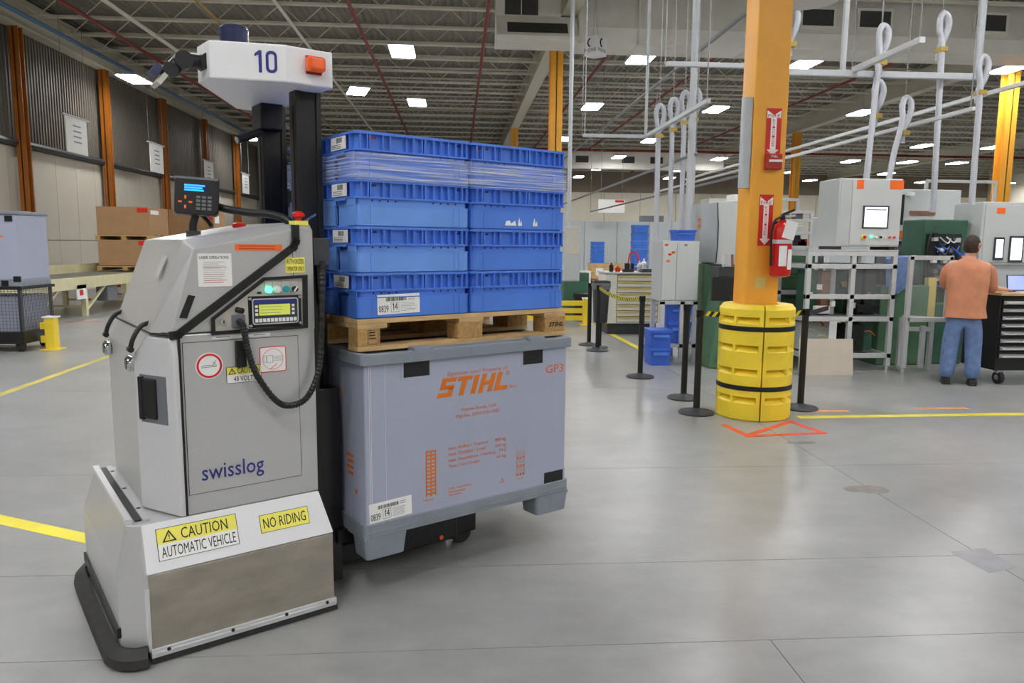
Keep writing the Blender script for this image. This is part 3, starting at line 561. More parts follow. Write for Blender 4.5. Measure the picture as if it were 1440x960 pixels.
MB().box(-.085, .085, -.024, .034, .07, .08).build('top_trim', 'mid_grey', T)
for i in range(3):
    for j in range(4): MB().box(.0 + .022 * i, .016 + .022 * i, -.0245, -.0215, -.055 + .016 * j, -.045 + .016 * j).build('key', 'mid_grey', T)
for a in (0, 1, 2, 3): MB().obox((-.042 + .02 * math.cos(a * PI / 2), -.0225, -.025 + .02 * math.sin(a * PI / 2)), (.014, .003, .007), Matrix.Rotation(-a * PI / 2, 3, 'Y')).build('arrow_key', 'orange_label', T)
MB().tube(spline([(-.575, .42, 1.63), (-.575, .42, 1.67), (-.56, .42, 1.72), (-.555, .42, 1.76)], 3), .016, 8).build('terminal_arm', 'black', V); MB().cyl((-.575, .42, 1.615), (-.575, .42, 1.645), .03, 12).build('arm_foot', 'dark_grey', V)
MB().tube(spline([(-.54, .44, 1.72), (-.515, .42, 1.69), (-.505, .4, 1.665)], 3), .009, 6).build('clamp_lever', 'black', V)
MB().tube(spline([(-.5, .44, 1.76), (-.44, .4, 1.74), (-.36, .34, 1.725), (-.3, .28, 1.72), (-.25, .22, 1.70), (-.23, .19, 1.675)], 5), .017, 8).build('terminal_cable', 'black', V, smooth=60)
# coiled charging lead and its holster
cp2 = spline([(-.51, .05, 1.29), (-.504, .02, 1.272), (-.491, .018, 1.183), (-.461, .018, 1.08), (-.393, .018, .971), (-.335, .018, .934), (-.258, .018, .955), (-.203, .018, 1.055), (-.184, .02, 1.189), (-.17, .03, 1.43), (-.155, .06, 1.52)], 14)
MB().tube(cp2, [.0115 if i % 2 else .014 for i in range(len(cp2))], 8).build('coiled_lead', 'black', V)
hs = MB().hull([(x, y, z) for x, y, z in ((-.19, .085, 1.62), (-.105, .085, 1.62), (-.18, .085, 1.505), (-.115, .085, 1.505), (-.19, .16, 1.62), (-.105, .16, 1.62), (-.18, .15, 1.505), (-.115, .15, 1.505))]).build('holster', 'dark_grey', V, bevel=.005)
MB().hull([(x, y, z) for x, y, z in ((-.165, .1, 1.51), (-.125, .1, 1.51), (-.155, .1, 1.33), (-.13, .1, 1.33), (-.165, .13, 1.51), (-.125, .13, 1.51), (-.155, .12, 1.33), (-.13, .12, 1.33))]).build('handset', 'black', V, bevel=.004)
MB().box(-.192, -.186, .1, .13, 1.49, 1.53).build('brass_tag', 'brass', V)
# mast
for y0 in (.33, .775):
    mm = MB().box(-.15, -.03, y0 + .008, y0 + .075, .05, 2.27).box(-.15, -.125, y0, y0 + .01, .05, 2.27).box(-.055, -.03, y0, y0 + .01, .05, 2.27)
    u = mm.build('mast_upright', 'mast_black', V, bevel=.003); MB().box(-.153, -.15, y0 + .028, y0 + .05, 1.62, 2.2).build('guide_strip', 'black', u)
MB().box(-.17, -.06, .72, .86, 2.14, 2.262).build('mast_head_bracket', 'mast_black', V, bevel=.006)
MB().box(-.185, -.155, .12, .94, .05, 1.6).build('mast_back_plate', 'mast_black', V); MB().box(-.15, -.03, .2, .28, .03, .95).build('mast_lower_rail', 'black_gloss', V, bevel=.004); MB().box(-.15, -.03, .87, .95, .03, .95).build('mast_lower_rail', 'black_gloss', V, bevel=.004)
for z in (.35, 1.1): MB().box(-.13, -.05, .33, .85, z, z + .07).build('cross_member', 'black', V)
sc_ = MB().cyl((-.16, .76, 2.13), (-.28, .74, 2.08), .02, 12).build('mast_scanner', 'black', V); MB().cyl((-.28, .74, 2.08), (-.284, .7393, 2.0785), .016, 12).build('lens', 'chrome', sc_)
for y in (.18, .70):   # forks and stabiliser legs, shade under the bin put into their deeper black
    MB().hull([(x, yy, z) for x, z in ((-.06, .215), (-.06, .279), (1.1, .245), (1.1, .279)) for yy in (y, y + .14)]).build('fork', 'mast_black', V)
for y in (.28, .62):
    lg = MB().box(-.15, .78, y, y + .11, .06, .165).build('support_leg', 'mast_black', V, bevel=.01); [MB().cyl((x, y + .02, .06), (x, y + .09, .06), .058, 18).build('wheel', 'rubber', lg, smooth=40) for x in (.7, -.08)]
MB().box(.3, .62, .22, .28, .075, .19).build('leg_box', 'mast_black', V, bevel=.006); MB().cyl((.52, .219, .1), (.52, .214, .1), .012, 12).build('reflector', 'orange_lens', V)  # leg box is also blackened for the shade under the bin
# head
hp = [(-.235, .2), (-.028, .2), (-.028, .977), (-.208, .977), (-.517, .464), (-.509, .319)]
MB().prism(hp, 'z', 2.262, 2.412).build('head_box', 'white_box', V, bevel=.006)
fa, fb = Vector((-.509, .319, 0)), Vector((-.235, .2, 0)); fang = math.atan2(fb.y - fa.y, fb.x - fa.x); fo = Vector((fb.y - fa.y, -(fb.x - fa.x), 0)).normalized() * .0012
p0 = fa.lerp(fb, .6) + fo; nb = MB(); nb.prism([(.012, 0), (.024, 0), (.024, .088), (.014, .088), (-.004, .074), (-.004, .062), (.012, .071)], 'y', -.0008, 0); nb.annulus(rrect(.04, .085, 0, .088, .02, 4), rrect(.051, .074, .012, .076, .0105, 4), 'y', -.0008, 0)
nb.build('head_number', 'navy', V, (p0.x, p0.y, 2.295), (0, 0, fang))
bc = MB().box(-.155, -.077, .15, .2, 2.314, 2.376).build('beacon', 'orange_lens', V, bevel=.014, seg=3); MB().box(-.15, -.082, .19, .201, 2.308, 2.382).build('beacon_base', 'red_dark', bc)
dm = MB().lathe([(.05, 0), (.052, .02), (.056, .022), (.06, .095), (.052, .105)], 24).build('laser_scanner', 'navy_dome', V, (-.36, .47, 2.412), smooth=30); MB().cyl((0, 0, .105), (0, 0, .108), .05, 24).build('cap', 'mid_grey', dm)
MB().tube([(-.25 + .014 * math.cos(t), .4, 2.44 + .014 * math.sin(t)) for t in [2 * PI * i / 12 for i in range(12)]], .005, 6, closed=True).cyl((-.25, .4, 2.41), (-.25, .4, 2.428), .008, 8).build('lifting_eye', 'chrome', V); MB().box(-.32, -.26, .39, .41, 2.412, 2.42).build('eye_plate', 'black', V)
arm = MB().tube(spline([(-.505, .39, 2.335), (-.56, .385, 2.335), (-.605, .38, 2.325), (-.64, .38, 2.285), (-.66, .38, 2.27)], 4), [.03] * 17, 12).build('camera_arm', 'black', V, smooth=60)
MB().cyl((-.5, .35, 2.335), (-.5, .43, 2.335), .034, 16).build('arm_joint', 'black', arm); MB().cyl((-.6, .34, 2.325), (-.6, .42, 2.325), .036, 16).build('arm_joint', 'black', arm); MB().cyl((-.65, .35, 2.28), (-.65, .41, 2.28), .03, 16).build('arm_joint', 'black', arm)
MB().obox((-.69, .37, 2.235), (.05, .11, .018), Matrix.Rotation(-.9, 3, 'Y')).build('camera_plate', 'panel_beige', arm); MB().obox((-.705, .37, 2.27), (.05, .06, .03), Matrix.Rotation(-.9, 3, 'Y')).build('camera', 'navy_dome', arm)

# ---------------------------------------------------------------- the grey bin on the forks
BW, BD = 1.165, .80
bx = OX, OY
Bn = thing('folding_bin', 'large grey folding bin with orange lettering on the forks', 'storage bin', (*onfloor(0, 0), .18), ANG)
def bz(z): return z - .18
bd = MB(); bd.prism(rrect(-.012, 1.19, -.008, BD + .01, .03), 'z', bz(.285), bz(.35))
for x0, x1 in ((-.012, .205), (.48, .70), (.965, 1.19)):
    for y0, y1 in ((-.006, .14), (.33, .47), (.67, BD + .008)):
        if x0 == .48 and y0 == -.006: continue
        bd.loop([[(x, y, bz(.18)) for x, y in rrect(x0 + .012, x1 - .012, y0 + .008, y1 - .008, .02)], [(x, y, bz(.29)) for x, y in rrect(x0, x1, y0, y1, .02)]])
bd.box(-.012, .2, .0, BD, bz(.27), bz(.29)); bd.box(.98, 1.19, .0, BD, bz(.27), bz(.29)); bo_ = bd.build('pallet_base', 'bin_base', Bn, bevel=.004)
MB().box(.0, 1.17, -.011, -.006, bz(.308), bz(.313)).build('rib_line', 'bin_base', bo_)
MB().annulus(rrect(0, BW, 0, BD - .004, .012), rrect(.012, BW - .012, .012, BD - .016, .006), 'z', bz(.335), bz(1.08)).build('sleeve', 'bin_wall', Bn)
ld = MB().annulus(rrect(-.018, 1.192, -.02, BD + .014, .03), rrect(.02, 1.15, .02, BD - .03, .01), 'z', bz(1.07), bz(1.121)).box(.0, 1.17, .0, BD, bz(1.08), bz(1.112)).build('lid', 'bin_base', Bn, bevel=.004)
for x0, x1 in ((.24, .34), (.9, 1.0)): MB().box(x0, x1, -.021, .045, bz(1.1), bz(1.136)).build('lid_lug', 'bin_base', ld, bevel=.006)
MB().box(.34, .9, .012, .03, bz(1.12), bz(1.13)).build('lid_ridge', 'bin_base', ld)
for x in (.098,): MB().box(x, x + .002, -.0008, .0, bz(.36), bz(1.068)).build('crease', 'agv_light', Bn)
for x in (.02, .028): MB().box(x - .0015, x + .0015, -.0015, .0, bz(.36), bz(1.068)).build('corner_fold', 'agv_light', Bn)
for x0, x1, z0, z1 in ((.192, .326, 1.0, 1.07), (.872, .998, .998, 1.07), (1.02, 1.148, .35, .408)):
    s_ = MB().annulus(rrect(x0 - .014, x1 + .014, z0 - .18 - .014, z1 - .18 + (.004 if z0 > .9 else .014), .006, 1), rrect(x0, x1, z0 - .18, z1 - .18, .006, 1), 'y', -.0012, .002).build('latch_surround', 'bin_wall', Bn)
    MB().box(x0, x1, -.0025, .004, z0 - .18, z1 - .18).build('latch', 'black', s_)
YB = -.0007
for tx, x0, x1, z, hh, m, b_ in (('Eigentum von / Property of', .425, .772, .985, .026, 'ink_orange', 0), ('Inc.', .79, .84, .888, .019, 'ink_orange', 0), ('Virginia Beach, USA', .497, .708, .806, .022, 'ink_orange', 0), ('Mgt.No. 0797-530-1083', .472, .727, .776, .022, 'ink_orange', 0),
        ('GP3', 1.022, 1.14, .94, .043, 'ink_orange', 0), ('max. Auflast / Topload', .43, .655, .626, .023, 'ink_orange', 0), ('900 kg', .70, .77, .626, .023, 'ink_orange', 0), ('max. Nutzlast / Load', .43, .64, .597, .02, 'ink_orange', 0), ('350 kg', .7, .77, .597, .02, 'ink_orange', 0),
        ('max. Stapelfaktor / Stacking', .43, .705, .568, .02, 'ink_orange', 0), ('1+2', .73, .77, .568, .02, 'ink_orange', 0), ('Tara / Tare Weight', .43, .61, .539, .02, 'ink_orange', 0), ('45 kg', .71, .77, .539, .02, 'ink_orange', 0), ('STIHL', .43, .47, .431, .009, 'stihl', .001)):
    text(tx, .05, (x0, YB, bz(z)), m, Bn, width=x1 - x0, height=hh, bold=b_)
text('®', .04, (.765, YB, bz(.955)), 'ink_orange', Bn, width=.026, height=.026)
mb = MB(); lines(mb, .475, .565, bz(.429), bz(.441), 1, YB); lines(mb, .43, .53, bz(.396), bz(.424), 2, YB, .3); lines(mb, .29, .35, bz(.398), bz(.408), 1, YB); lines(mb, .835, .88, bz(.405), bz(.413), 1, YB); mb.build('print', 'ink_orange', Bn)
# block logo letters, slanted
def logo(parent, x0, x1, z0, z1, y, m, slant=.32):
    H_ = z1 - z0; Wd = (x1 - x0) - slant * H_; lw = Wd / 5.0; o = MB()
    def q(k, a, b2, c_, d_): 
        def pt(u, v): return (x0 + k + u * lw * .9 + slant * H_ * v, z0 + v * H_)
        o.prism([pt(a, c_), pt(b2, c_), pt(b2, d_), pt(a, d_)], 'y', y - .0007, y)
    t = .24
    q(0, 0, 1.1, 0, t); q(0, .72, 1.1, t, .5); q(0, .05, 1.1, .4, .62); q(0, .05, .42, .6, .8); q(0, .05, 1.15, .78, 1)
    q(lw * 1.15, .0, 1.1, .78, 1); q(lw * 1.15, .36, .74, 0, .8)
    q(lw * 2.3, .0, .38, 0, 1)
    q(lw * 2.85, .0, .36, 0, 1); q(lw * 2.85, .74, 1.1, 0, 1); q(lw * 2.85, .3, .8, .4, .62)
    q(lw * 4.0, .0, .38, 0, 1); q(lw * 4.0, .3, 1.1, 0, t)
    return o.build('logo_lettering', m, parent)
logo(Bn, .365, .80, bz(.885), bz(.975), YB, 'stihl')
mb = MB(); mb.box(.304, .31, YB - .0006, YB, bz(.42), bz(.642)); mb.box(.354, .36, YB - .0006, YB, bz(.42), bz(.642))
for k in range(12):
    z = .42 + k * .0185; mb.box(.304, .36, YB - .0006, YB, bz(z + .009), bz(z + .0165)); mb.box(.328, .336, YB - .0006, YB, bz(z), bz(z + .01))
mb.build('stack_diagram', 'stihl', Bn)
mb = MB()
for k in range(3):
    z = .425 + k * .044; mb.annulus(rect(.835, .89, bz(z + .012), bz(z + .04)), rect(.8365, .8885, bz(z + .0135), bz(z + .0385)), 'y', YB - .0006, YB); [mb.box(.838 + j * .02, .848 + j * .02, YB - .0006, YB, bz(z), bz(z + .01)) for j in range(3)]; lines(mb, .846, .88, bz(z + .022), bz(z + .03), 1, YB)
mb.build('stack_diagram', 'ink_orange', Bn)
mb = MB(); a = [(.734, bz(.41)), (.76, bz(.41)), (.747, bz(.432))]; cc = Vector((.747, bz(.417))); mb.annulus(a, [tuple(cc + (Vector(p) - cc) * .6) for p in a], 'y', YB - .0006, YB); mb.build('recycling_mark', 'ink_orange', Bn)
text('GP3', .05, (-.0008, .345, bz(.895)), 'ink_orange', Bn, LEFT, width=.12, height=.043)
for k in range(4): mb = MB().box(-.0012, -.0003, .13, .2 - .015 * (k % 2), bz(.63 - .028 * k), bz(.645 - .028 * k)).build('print', 'ink_orange', Bn)
MB().box(-.0012, -.0003, .09, .115, bz(.47), bz(.49)).build('print', 'ink_orange', Bn)
def shipping_label(parent, x0, z0, w, h_, y, seed=1, tilt=0.0):
    o = MB().box(0, w, -.0008, .0003, 0, h_).build('shipping_label', 'white_label', parent, (x0, y, z0), (0, tilt, 0)); yy = -.0009
    text('0839', .05, (w * .03, yy - .0004, h_ * .12), 'ink', o, width=w * .22, height=h_ * .34); MB().prism([(w * .365, h_ * .2), (w * .38, h_ * .2), (w * .38, h_ * .55), (w * .368, h_ * .55), (w * .352, h_ * .49), (w * .352, h_ * .44), (w * .365, h_ * .48)], 'y', yy - .0006, yy).build('digit', 'ink', o); text('4', .05, (w * .395, yy - .0004, h_ * .2), 'ink', o, width=w * .07, height=h_ * .35)
    mb = MB(); barcode(mb, w * .2, w * .68, h_ * .66, h_ * .84, yy, seed); mb.annulus(rect(w * .31, w * .5, h_ * .1, h_ * .6), rect(w * .314, w * .496, h_ * .115, h_ * .585), 'y', yy - .0006, yy); mb.build('barcode', 'ink', o)
    mb = MB(); lines(mb, w * .54, w * .93, h_ * .1, h_ * .58, 6, yy, .2, seed); lines(mb, w * .72, w * .9, h_ * .66, h_ * .86, 2, yy, .3, seed); mb.build('print', 'ink_grey', o); return o
shipping_label(Bn, .014, bz(.352), .215, .09, -.001, 5, -.03)

# ---------------------------------------------------------------- wooden pallet
PZ = 1.124
pl = thing('wooden_pallet', 'wooden pallet under the blue crates on top of the grey bin', 'pallet', (*onfloor(0, .06), PZ), ANG)
for y0, w in ((.0, .1), (.3275, .145), (.7, .1)): MB().box(0, 1.2, y0, y0 + w, 0, .022).build('bottom_board', 'wood', pl, bevel=.002)
for y0, w in ((.0, .1), (.3275, .145), (.7, .1)):
    for x0, xw in ((0, .11), (.52, .145), (1.06, .14)): MB().box(x0, x0 + xw, y0, y0 + w, .022, .1).build('block', 'wood_block', pl, bevel=.003)
for x0, w in ((0, .145), (.5275, .145), (1.055, .145)): MB().box(x0, x0 + w, 0, .8, .1, .122).build('stringer_board', 'wood', pl, (0, 0, 0), bevel=.002)
for y0, w in ((.0, .145), (.18, .1), (.3275, .145), (.52, .1), (.655, .145)): MB().box(0, 1.2, y0, y0 + w, .122, .144).build('top_board', 'wood', pl, bevel=.002)
mb = MB(); mb.annulus(rect(.048, .1, .03, .094), rect(.05, .098, .032, .092), 'y', -.001, 0); lines(mb, .055, .095, .05, .09, 3, -.0002, .4, 6); mb.build('stamp', 'ink', pl)
text('STIHL', .04, (1.085, -.001, .05), 'ink', pl, width=.1, height=.024, shear=.3, bold=.001)

# ---------------------------------------------------------------- blue crates
CL, CDp, CH = .597, .397, .2
def notched(i, k):      # rounded outline with a grip notch in the left end
    p = rrect(i, CL - i, i, CDp - i, .03, 3); d = .016 + k
    return p[:8] + [(i, .215 + k), (i + d, .215 + k), (i + d, .1 - k), (i, .1 - k)] + p[8:]
def crate_mesh(mkey):
    o = MB(); t = .005
    o.annulus(notched(.012, 0), notched(.016, .003), 'z', .0, .128)
    o.prism(rrect(.014, CL - .014, .014, CDp - .014, .03, 3), 'z', .0, .006)
    o.annulus(notched(.003, 0), notched(.0125, 0), 'z', .004, .092)
    o.annulus(notched(.0012, 0), notched(.0125, 0), 'z', .089, .0935)
    return o.mesh('body', mkey, 40)
def rim_mesh(mkey):
    o = MB(); o.annulus(rrect(.02, CL - .02, .02, CDp - .02, .02, 3), rrect(.025, CL - .025, .025, CDp - .025, .016, 3), 'z', .12, .197)
    for z0, z1, i in ((.119, .126, .0), (.188, .1995, .0)): o.annulus(rrect(i, CL - i, i, CDp - i, .03, 3), rrect(.026, CL - .026, .026, CDp - .026, .016, 3), 'z', z0, z1)
    for x in (.028, .06, .072, .134, .17, .25, .285, .33, .345, .39, .43, .47, .51, .545, .57):
        w = .009 if x in (.285, .345) else .006
        for y0, y1 in ((.001, .022), (CDp - .022, CDp - .001)): o.box(x, x + w, y0, y1, .125, .19)
    for y in (.05, .3, .345): 
        for x0, x1 in ((.001, .022), (CL - .022, CL - .001)): o.box(x0, x1, y, y + .005, .125, .19)
    return o.mesh('rim', mkey, 40)
ho = MB()  # dark discs and slots with the shade of the openings painted in
for x in (.085, .122, .162, .2, .395, .435, .475, .515):
    ho.cyl((x, .0125, .11), (x, .0108, .11), .0045, 8)
ho.box(.08, .11, .0195, .0199, .172, .18); ho.box(.515, .545, .0195, .0199, .172, .18); ho = ho.mesh('vent_hole_shade', 'crate_hole_shade')
bs = MB()   # grip recess on the short end
bs.box(.004, .0075, .012, .095, .006, .118); bs.box(.004, .0075, .215, .385, .006, .118); bs.box(.0, .012, .1, .215, .112, .119)
gr = MB().box(.0275, .0281, .14, .175, .006, .022).mesh('grip_hole_shade', 'crate_hole_shade')  # dark plate painting the shade of a small hole in the grip notch
fp = MB().box(.07, .075, .0005, .004, .01, .088).box(.5, .505, .0005, .004, .01, .088).box(.53, .534, .0005, .004, .01, .088)
KM = {}
for k in 'abc': KM[k] = (crate_mesh('crate_' + k), rim_mesh('crate_' + ('a' if k != 'c' else 'c')), bs.mesh('end_panel', 'crate_' + k), fp.mesh('front_rib', 'crate_' + k))
lab_mesh = MB().box(-.0028, .0025, .087, .236, .13, .185).mesh('end_label', 'white_label'); bcm = MB(); rnd = random.Random(3); y = .12
while y < .175: bcm.box(-.0034, -.0028, y, y + .002, .158, .18); y += rnd.choice((.004, .006))
for k in range(3): bcm.box(-.0034, -.0028, .13 - .0 * k, .225, .136 + .007 * k, .138 + .007 * k)
bcm = bcm.mesh('barcode', 'ink'); CZ0, PITCHZ = 1.2685, .2025
TN = ['bottom', 'second', 'third', 'top']; STYLE = {(0, 0): 'a', (0, 1): 'b', (0, 2): 'b', (0, 3): 'a', (1, 0): 'a', (1, 1): 'a', (1, 2): 'a', (1, 3): 'a'}
for ci in range(2):
    for ri in range(2):
        for ti in range(4):
            if ri == 0: lab = 'blue plastic crate, %s of the front %s column on the pallet' % (TN[ti], ('left', 'right')[ci]) + (' with a shipping label' if (ci, ti) == (0, 0) else '')
            elif ci == 0: lab = 'blue plastic crate, %s of the rear column glimpsed between the mast uprights' % TN[ti]
            else: lab = 'blue plastic crate hidden behind the front right crate column'
            t = thing('plastic_crate', lab, 'crate', (*onfloor(.0015 + .6 * ci, .064 + .4 * ri), CZ0 + PITCHZ * ti), ANG, 'blue crates stacked on the pallet')
            t.scale = (1, 1, 1.012)
            a, b_, c_, d_ = KM[STYLE[(ci, ti)] if ri == 0 else 'a']
            put('body', a, t); put('rim', b_, t); put('end_panel', c_, t); put('front_rib', d_, t); put('vent_hole_shade', ho, t); put('grip_hole_shade', gr, t)
            if ci == 0: l_ = put('end_label', lab_mesh, t); put('barcode', bcm, l_)
            if (ci, ri, ti) == (0, 0, 0): shipping_label(t, .1, .014, .215, .088, .0026, 9, -.02)
            if ri == 0 and ti == 3: MB().box(.08 if ci == 0 else .05, .105 if ci == 0 else .075, .0188, .0198, .172, .18).build('red_tag', 'red', t)
            if (ci, ri, ti) == (1, 0, 2):
                for x, w in ((.2, .07), (.28, .025), (.375, .03)): MB().prism([(x, .02), (x + w, .02), (x + w * .9, .045), (x + w * .55, .03), (x + w * .4, .06 if w < .05 else .045), (x + w * .1, .04)], 'y', .0018, .0035).build('torn_label', 'white_label', t)
fl = MB(); fl.annulus(rrect(-.006, 1.206, -.006, .808, .03, 4), rrect(-.005, 1.205, -.005, .807, .029, 4), 'z', .0, .115)
tag(fl.build('stretch_wrap', 'film', None, (*onfloor(0, .062), 1.872), (0, 0, ANG)), 'clear stretch film band wrapped around the upper crates', 'plastic film')
# ================================================================ guarded column
CX, CY = 2.8, 6.87
struct(MB().prism(rrect(-.155, .155, -.155, .155, .012, 3), 'z', 0, 7.7).build('column', 'orange_steel', None, (CX, CY, 0), smooth=40), 'orange steel column standing in the yellow guard', 'column')
pg = thing('column_guard', 'yellow plastic column guard with two black straps', 'column guard', (CX + .03, CY, 0))
def rpt(r, t): return (r * math.cos(t), r * math.sin(t))
ROWS = (.165, .425, .645, .905)      # hand pockets: deep under a brow, sloping out below
for hs_ in range(4):      # four quarter shells with hand pockets
    a0 = -1.76 + hs_ * PI / 2; q_ = .018; pk = ((.12, .74), (.84, 1.44)); e_ = .012
    us = sorted([q_, PI / 2 - q_] + [v for p in pk for v in (p[0] - e_, p[0], (p[0] + p[1]) / 2, p[1], p[1] + e_)] + [q_ + .04, PI / 2 - q_ - .04])
    zs = [(.0, .2), (.0, .333), (.012, .345)]
    for z in ROWS: zs += [(z - .004, .345), (z, 'b'), (z + .056, 't'), (z + .059, .345)]
    for z in (.24, .30, .835, .895): zs.append((z, .345))
    zs = sorted(zs[2:], key=lambda p: p[0]); zs = [(.0, .2), (.0, .333)] + zs + [(1.03, .345), (1.07, .315), (1.07, .2)]
    o = MB(); n = len(us); vs = []; fs = []
    for z, r in zs:
        for v in us:
            inp = any(p[0] - 1e-6 <= v <= p[1] + 1e-6 for p in pk); rr_ = r
            if r == 'b': rr_ = .342 if inp else .345
            if r == 't': rr_ = .27 if inp else .345
            vs.append((rr_ * math.cos(a0 + v), rr_ * math.sin(a0 + v), z))
    m_ = len(zs)
    for i in range(m_):
        for j in range(n - 1): i2 = (i + 1) % m_; fs.append((i * n + j, i * n + j + 1, i2 * n + j + 1, i2 * n + j))
    fs.append([i * n for i in range(m_)]); fs.append([i * n + n - 1 for i in range(m_)][::-1])
    o.add(vs, fs); o.build('guard_shell', 'yellow', pg, smooth=25)
for z in (.305, .855):
    MB().annulus([rpt(.348, 2 * PI * i / 40) for i in range(40)], [rpt(.335, 2 * PI * i / 40) for i in range(40)], 'z', z - .022, z + .022).build('strap', 'black', pg, smooth=40)
# signs on the column
def ext_sign(label, zc, w, h_):
    t = thing('extinguisher_sign', label, 'sign', (CX + .0, CY - .157, zc))
    MB().box(-w / 2, w / 2, -.002, 0, -h_ / 2, h_ / 2).build('plate', 'red', t)
    mb = MB(); aw = w * .3; mb.prism([(-aw / 1.6, h_ * .3), (aw / 1.6, h_ * .3), (aw / 1.6, -h_ * .36), (aw * 1.3, -h_ * .36), (0, -h_ * .48), (-aw * 1.3, -h_ * .36), (-aw / 1.6, -h_ * .36)], 'y', -.003, -.002)
    mb.prism([(-w * .46, h_ * .3), (w * .46, h_ * .3), (w * .46, h_ * .46), (0, h_ * .36), (-w * .46, h_ * .46)], 'y', -.003, -.002); mb.build('arrow', 'white_label', t)
    text('FIRE', .05, (-w * .4, -.0034, h_ * .31), 'red', t, width=w * .8, height=h_ * .07)
    for k, ch in enumerate('EXTINGUISHER'): text(ch, .03, (-w * .08, -.0034, h_ * .235 - k * h_ * .048), 'red', t, width=w * .16, height=h_ * .036)
    return t
s1 = ext_sign('red and white FIRE EXTINGUISHER arrow sign high on the orange column', 2.62, .14, .42); s1.location.x = CX + .03
s2 = ext_sign('red and white FIRE EXTINGUISHER arrow sign beside the extinguisher', 1.84, .13, .46); s2.location.x = CX - .0
al = thing('fire_alarm', 'dark red fire alarm box on the orange column', 'fire alarm', (CX + .03, CY - .155, 2.35)); MB().box(-.075, .075, -.06, 0, -.06, .08).build('box', 'red_dark', al, bevel=.008); MB().box(-.05, .07, -.075, -.06, .005, .025).build('pull_bar', 'white_label', al); text('PULL', .02, (-.03, -.0605, .045), 'white_label', al, width=.06)
tag(MB().prism(rrect(-.045, .045, -.04, .04, .02, 3), 'z', 2.13, 2.93).build('column_channel', 'pipe_white', None, (CX - .2, CY - .1, 0), smooth=40), 'white plastic channel on the left side of the orange column', 'channel')
fe = thing('fire_extinguisher', 'red fire extinguisher mounted on the orange column', 'fire extinguisher', (CX + .115, CY - .26, 1.33))
MB().lathe([(.05, 0), (.085, .012), (.092, .03), (.092, .40), (.085, .44), (.06, .475), (.035, .49), (.035, .51)], 24).build('cylinder_body', 'extinguisher', fe, smooth=40)
MB().lathe([(.0935, .3), (.0935, .335)], 24).build('bracket_strap', 'alu', fe); MB().box(-.04, .04, .08, .105, .1, .5).build('mount_bracket', 'black', fe)
MB().lathe([(.02, .5), (.025, .54), (.018, .56)], 12).build('valve', 'black', fe); MB().bar((0, 0, .56), (.09, -.04, .6), .02).build('lever', 'black', fe); MB().bar((0, 0, .54), (.1, -.045, .55), .018).build('lever', 'chrome', fe)
MB().tube(spline([(-.02, -.02, .54), (-.09, -.04, .5), (-.115, -.04, .4), (-.11, -.04, .25), (-.105, -.04, .1)], 5), .011, 8).build('hose', 'black', fe, smooth=60)
def wrap_label(t0, t1, z0, z1, m, r=.0932):
    return MB().loop([[(rr_ * math.cos(t), rr_ * math.sin(t), z) for rr_, z in ((r, z0), (r + .0012, z0), (r + .0012, z1), (r, z1))] for t in [t0 + (t1 - t0) * i / 6 for i in range(7)]]).build('instruction_label', m, fe)
wrap_label(-2.15, -1.4, .1, .28, 'white_label'); wrap_label(-1.3, -.6, .07, .25, 'white_label'); MB().obox((.03, -.1, .42), (.11, .004, .16), Matrix.Rotation(.25, 3, 'Y')).build('inspection_tag', 'white_label', fe)
tag(MB().box(-.05, .05, -.002, 0, -.05, .05).build('instruction_sign', 'drawer_lip', None, (CX - .02, CY - .156, 1.27)), 'small beige sticker under the extinguisher', 'sticker')
tag(MB().lathe([(.02, 0), (.3, .03), (.34, .12), (.3, .2), (.05, .24)], 28).build('ceiling_lamp', 'alu', None, (3.2, 7.0, 3.82), smooth=40), 'grey dome of a lamp at the top of the orange column', 'lamp')

# ================================================================ belt stanchions
def stanchion(label, x, y, head='belt'):
    t = thing('belt_stanchion', label, 'stanchion', (x, y, 0), 0, 'black belt stanchions')
    MB().lathe([(.17, 0), (.172, .012), (.16, .022), (.06, .04), (.035, .055)], 28).build('base', 'dark_grey', t, smooth=40)
    MB().cyl((0, 0, .03), (0, 0, .95), .032, 20).build('post', 'black', t, smooth=40); MB().cyl((0, 0, .93), (0, 0, 1.0), .036, 20).build('belt_head', 'black_gloss', t, smooth=40)
    return t
stanchion('farthest black belt stanchion beside the yellow guard rail', 2.113, 11.85); stanchion('black belt stanchion before the waste bin, holding the striped belt', 2.13, 11.2); stanchion('lone black belt stanchion in front of the tool chest', 2.233, 8.908)
stanchion('rear one of the two black stanchions left of the yellow guard', 2.385, 7.62); stanchion('front one of the two black stanchions left of the yellow guard', 2.30, 6.93); stanchion('black belt stanchion right of the yellow guard', 3.417, 7.10)
def belt(label, p, q, sag, n=24):
    p, q = Vector(p), Vector(q); o = MB(); h_ = .025; d = (q - p).normalized(); nn = Vector((-d.y, d.x, 0)).normalized() * .0015
    for i in range(n):
        def P_(t): return p.lerp(q, t) + Vector((0, 0, -sag * 4 * t * (1 - t)))
        for half, mi in ((0, 0), (1, 1)):
            t0, t1 = (i + half * .5) / n, (i + half * .5 + .5) / n; sl = .25 / n
            a, b_ = P_(t0), P_(t1); up_, dn = Vector((0, 0, h_)), Vector((0, 0, -h_)); e_ = (q - p) * sl
            vs = [a + dn - e_ - nn, b_ + dn - e_ - nn, b_ + up_ + e_ - nn, a + up_ + e_ - nn]; vs += [v + nn * 2 for v in vs]
            o.add(vs, [(0, 1, 2, 3), (7, 6, 5, 4), (0, 4, 5, 1), (3, 2, 6, 7)], mi)
    return tag(o.build('barrier_belt', ['belt_yellow', 'black']), label, 'barrier belt')
belt('yellow and black striped belt between two black stanchions', (2.135, 11.165, .965), (2.232, 8.945, .965), .07, 26)
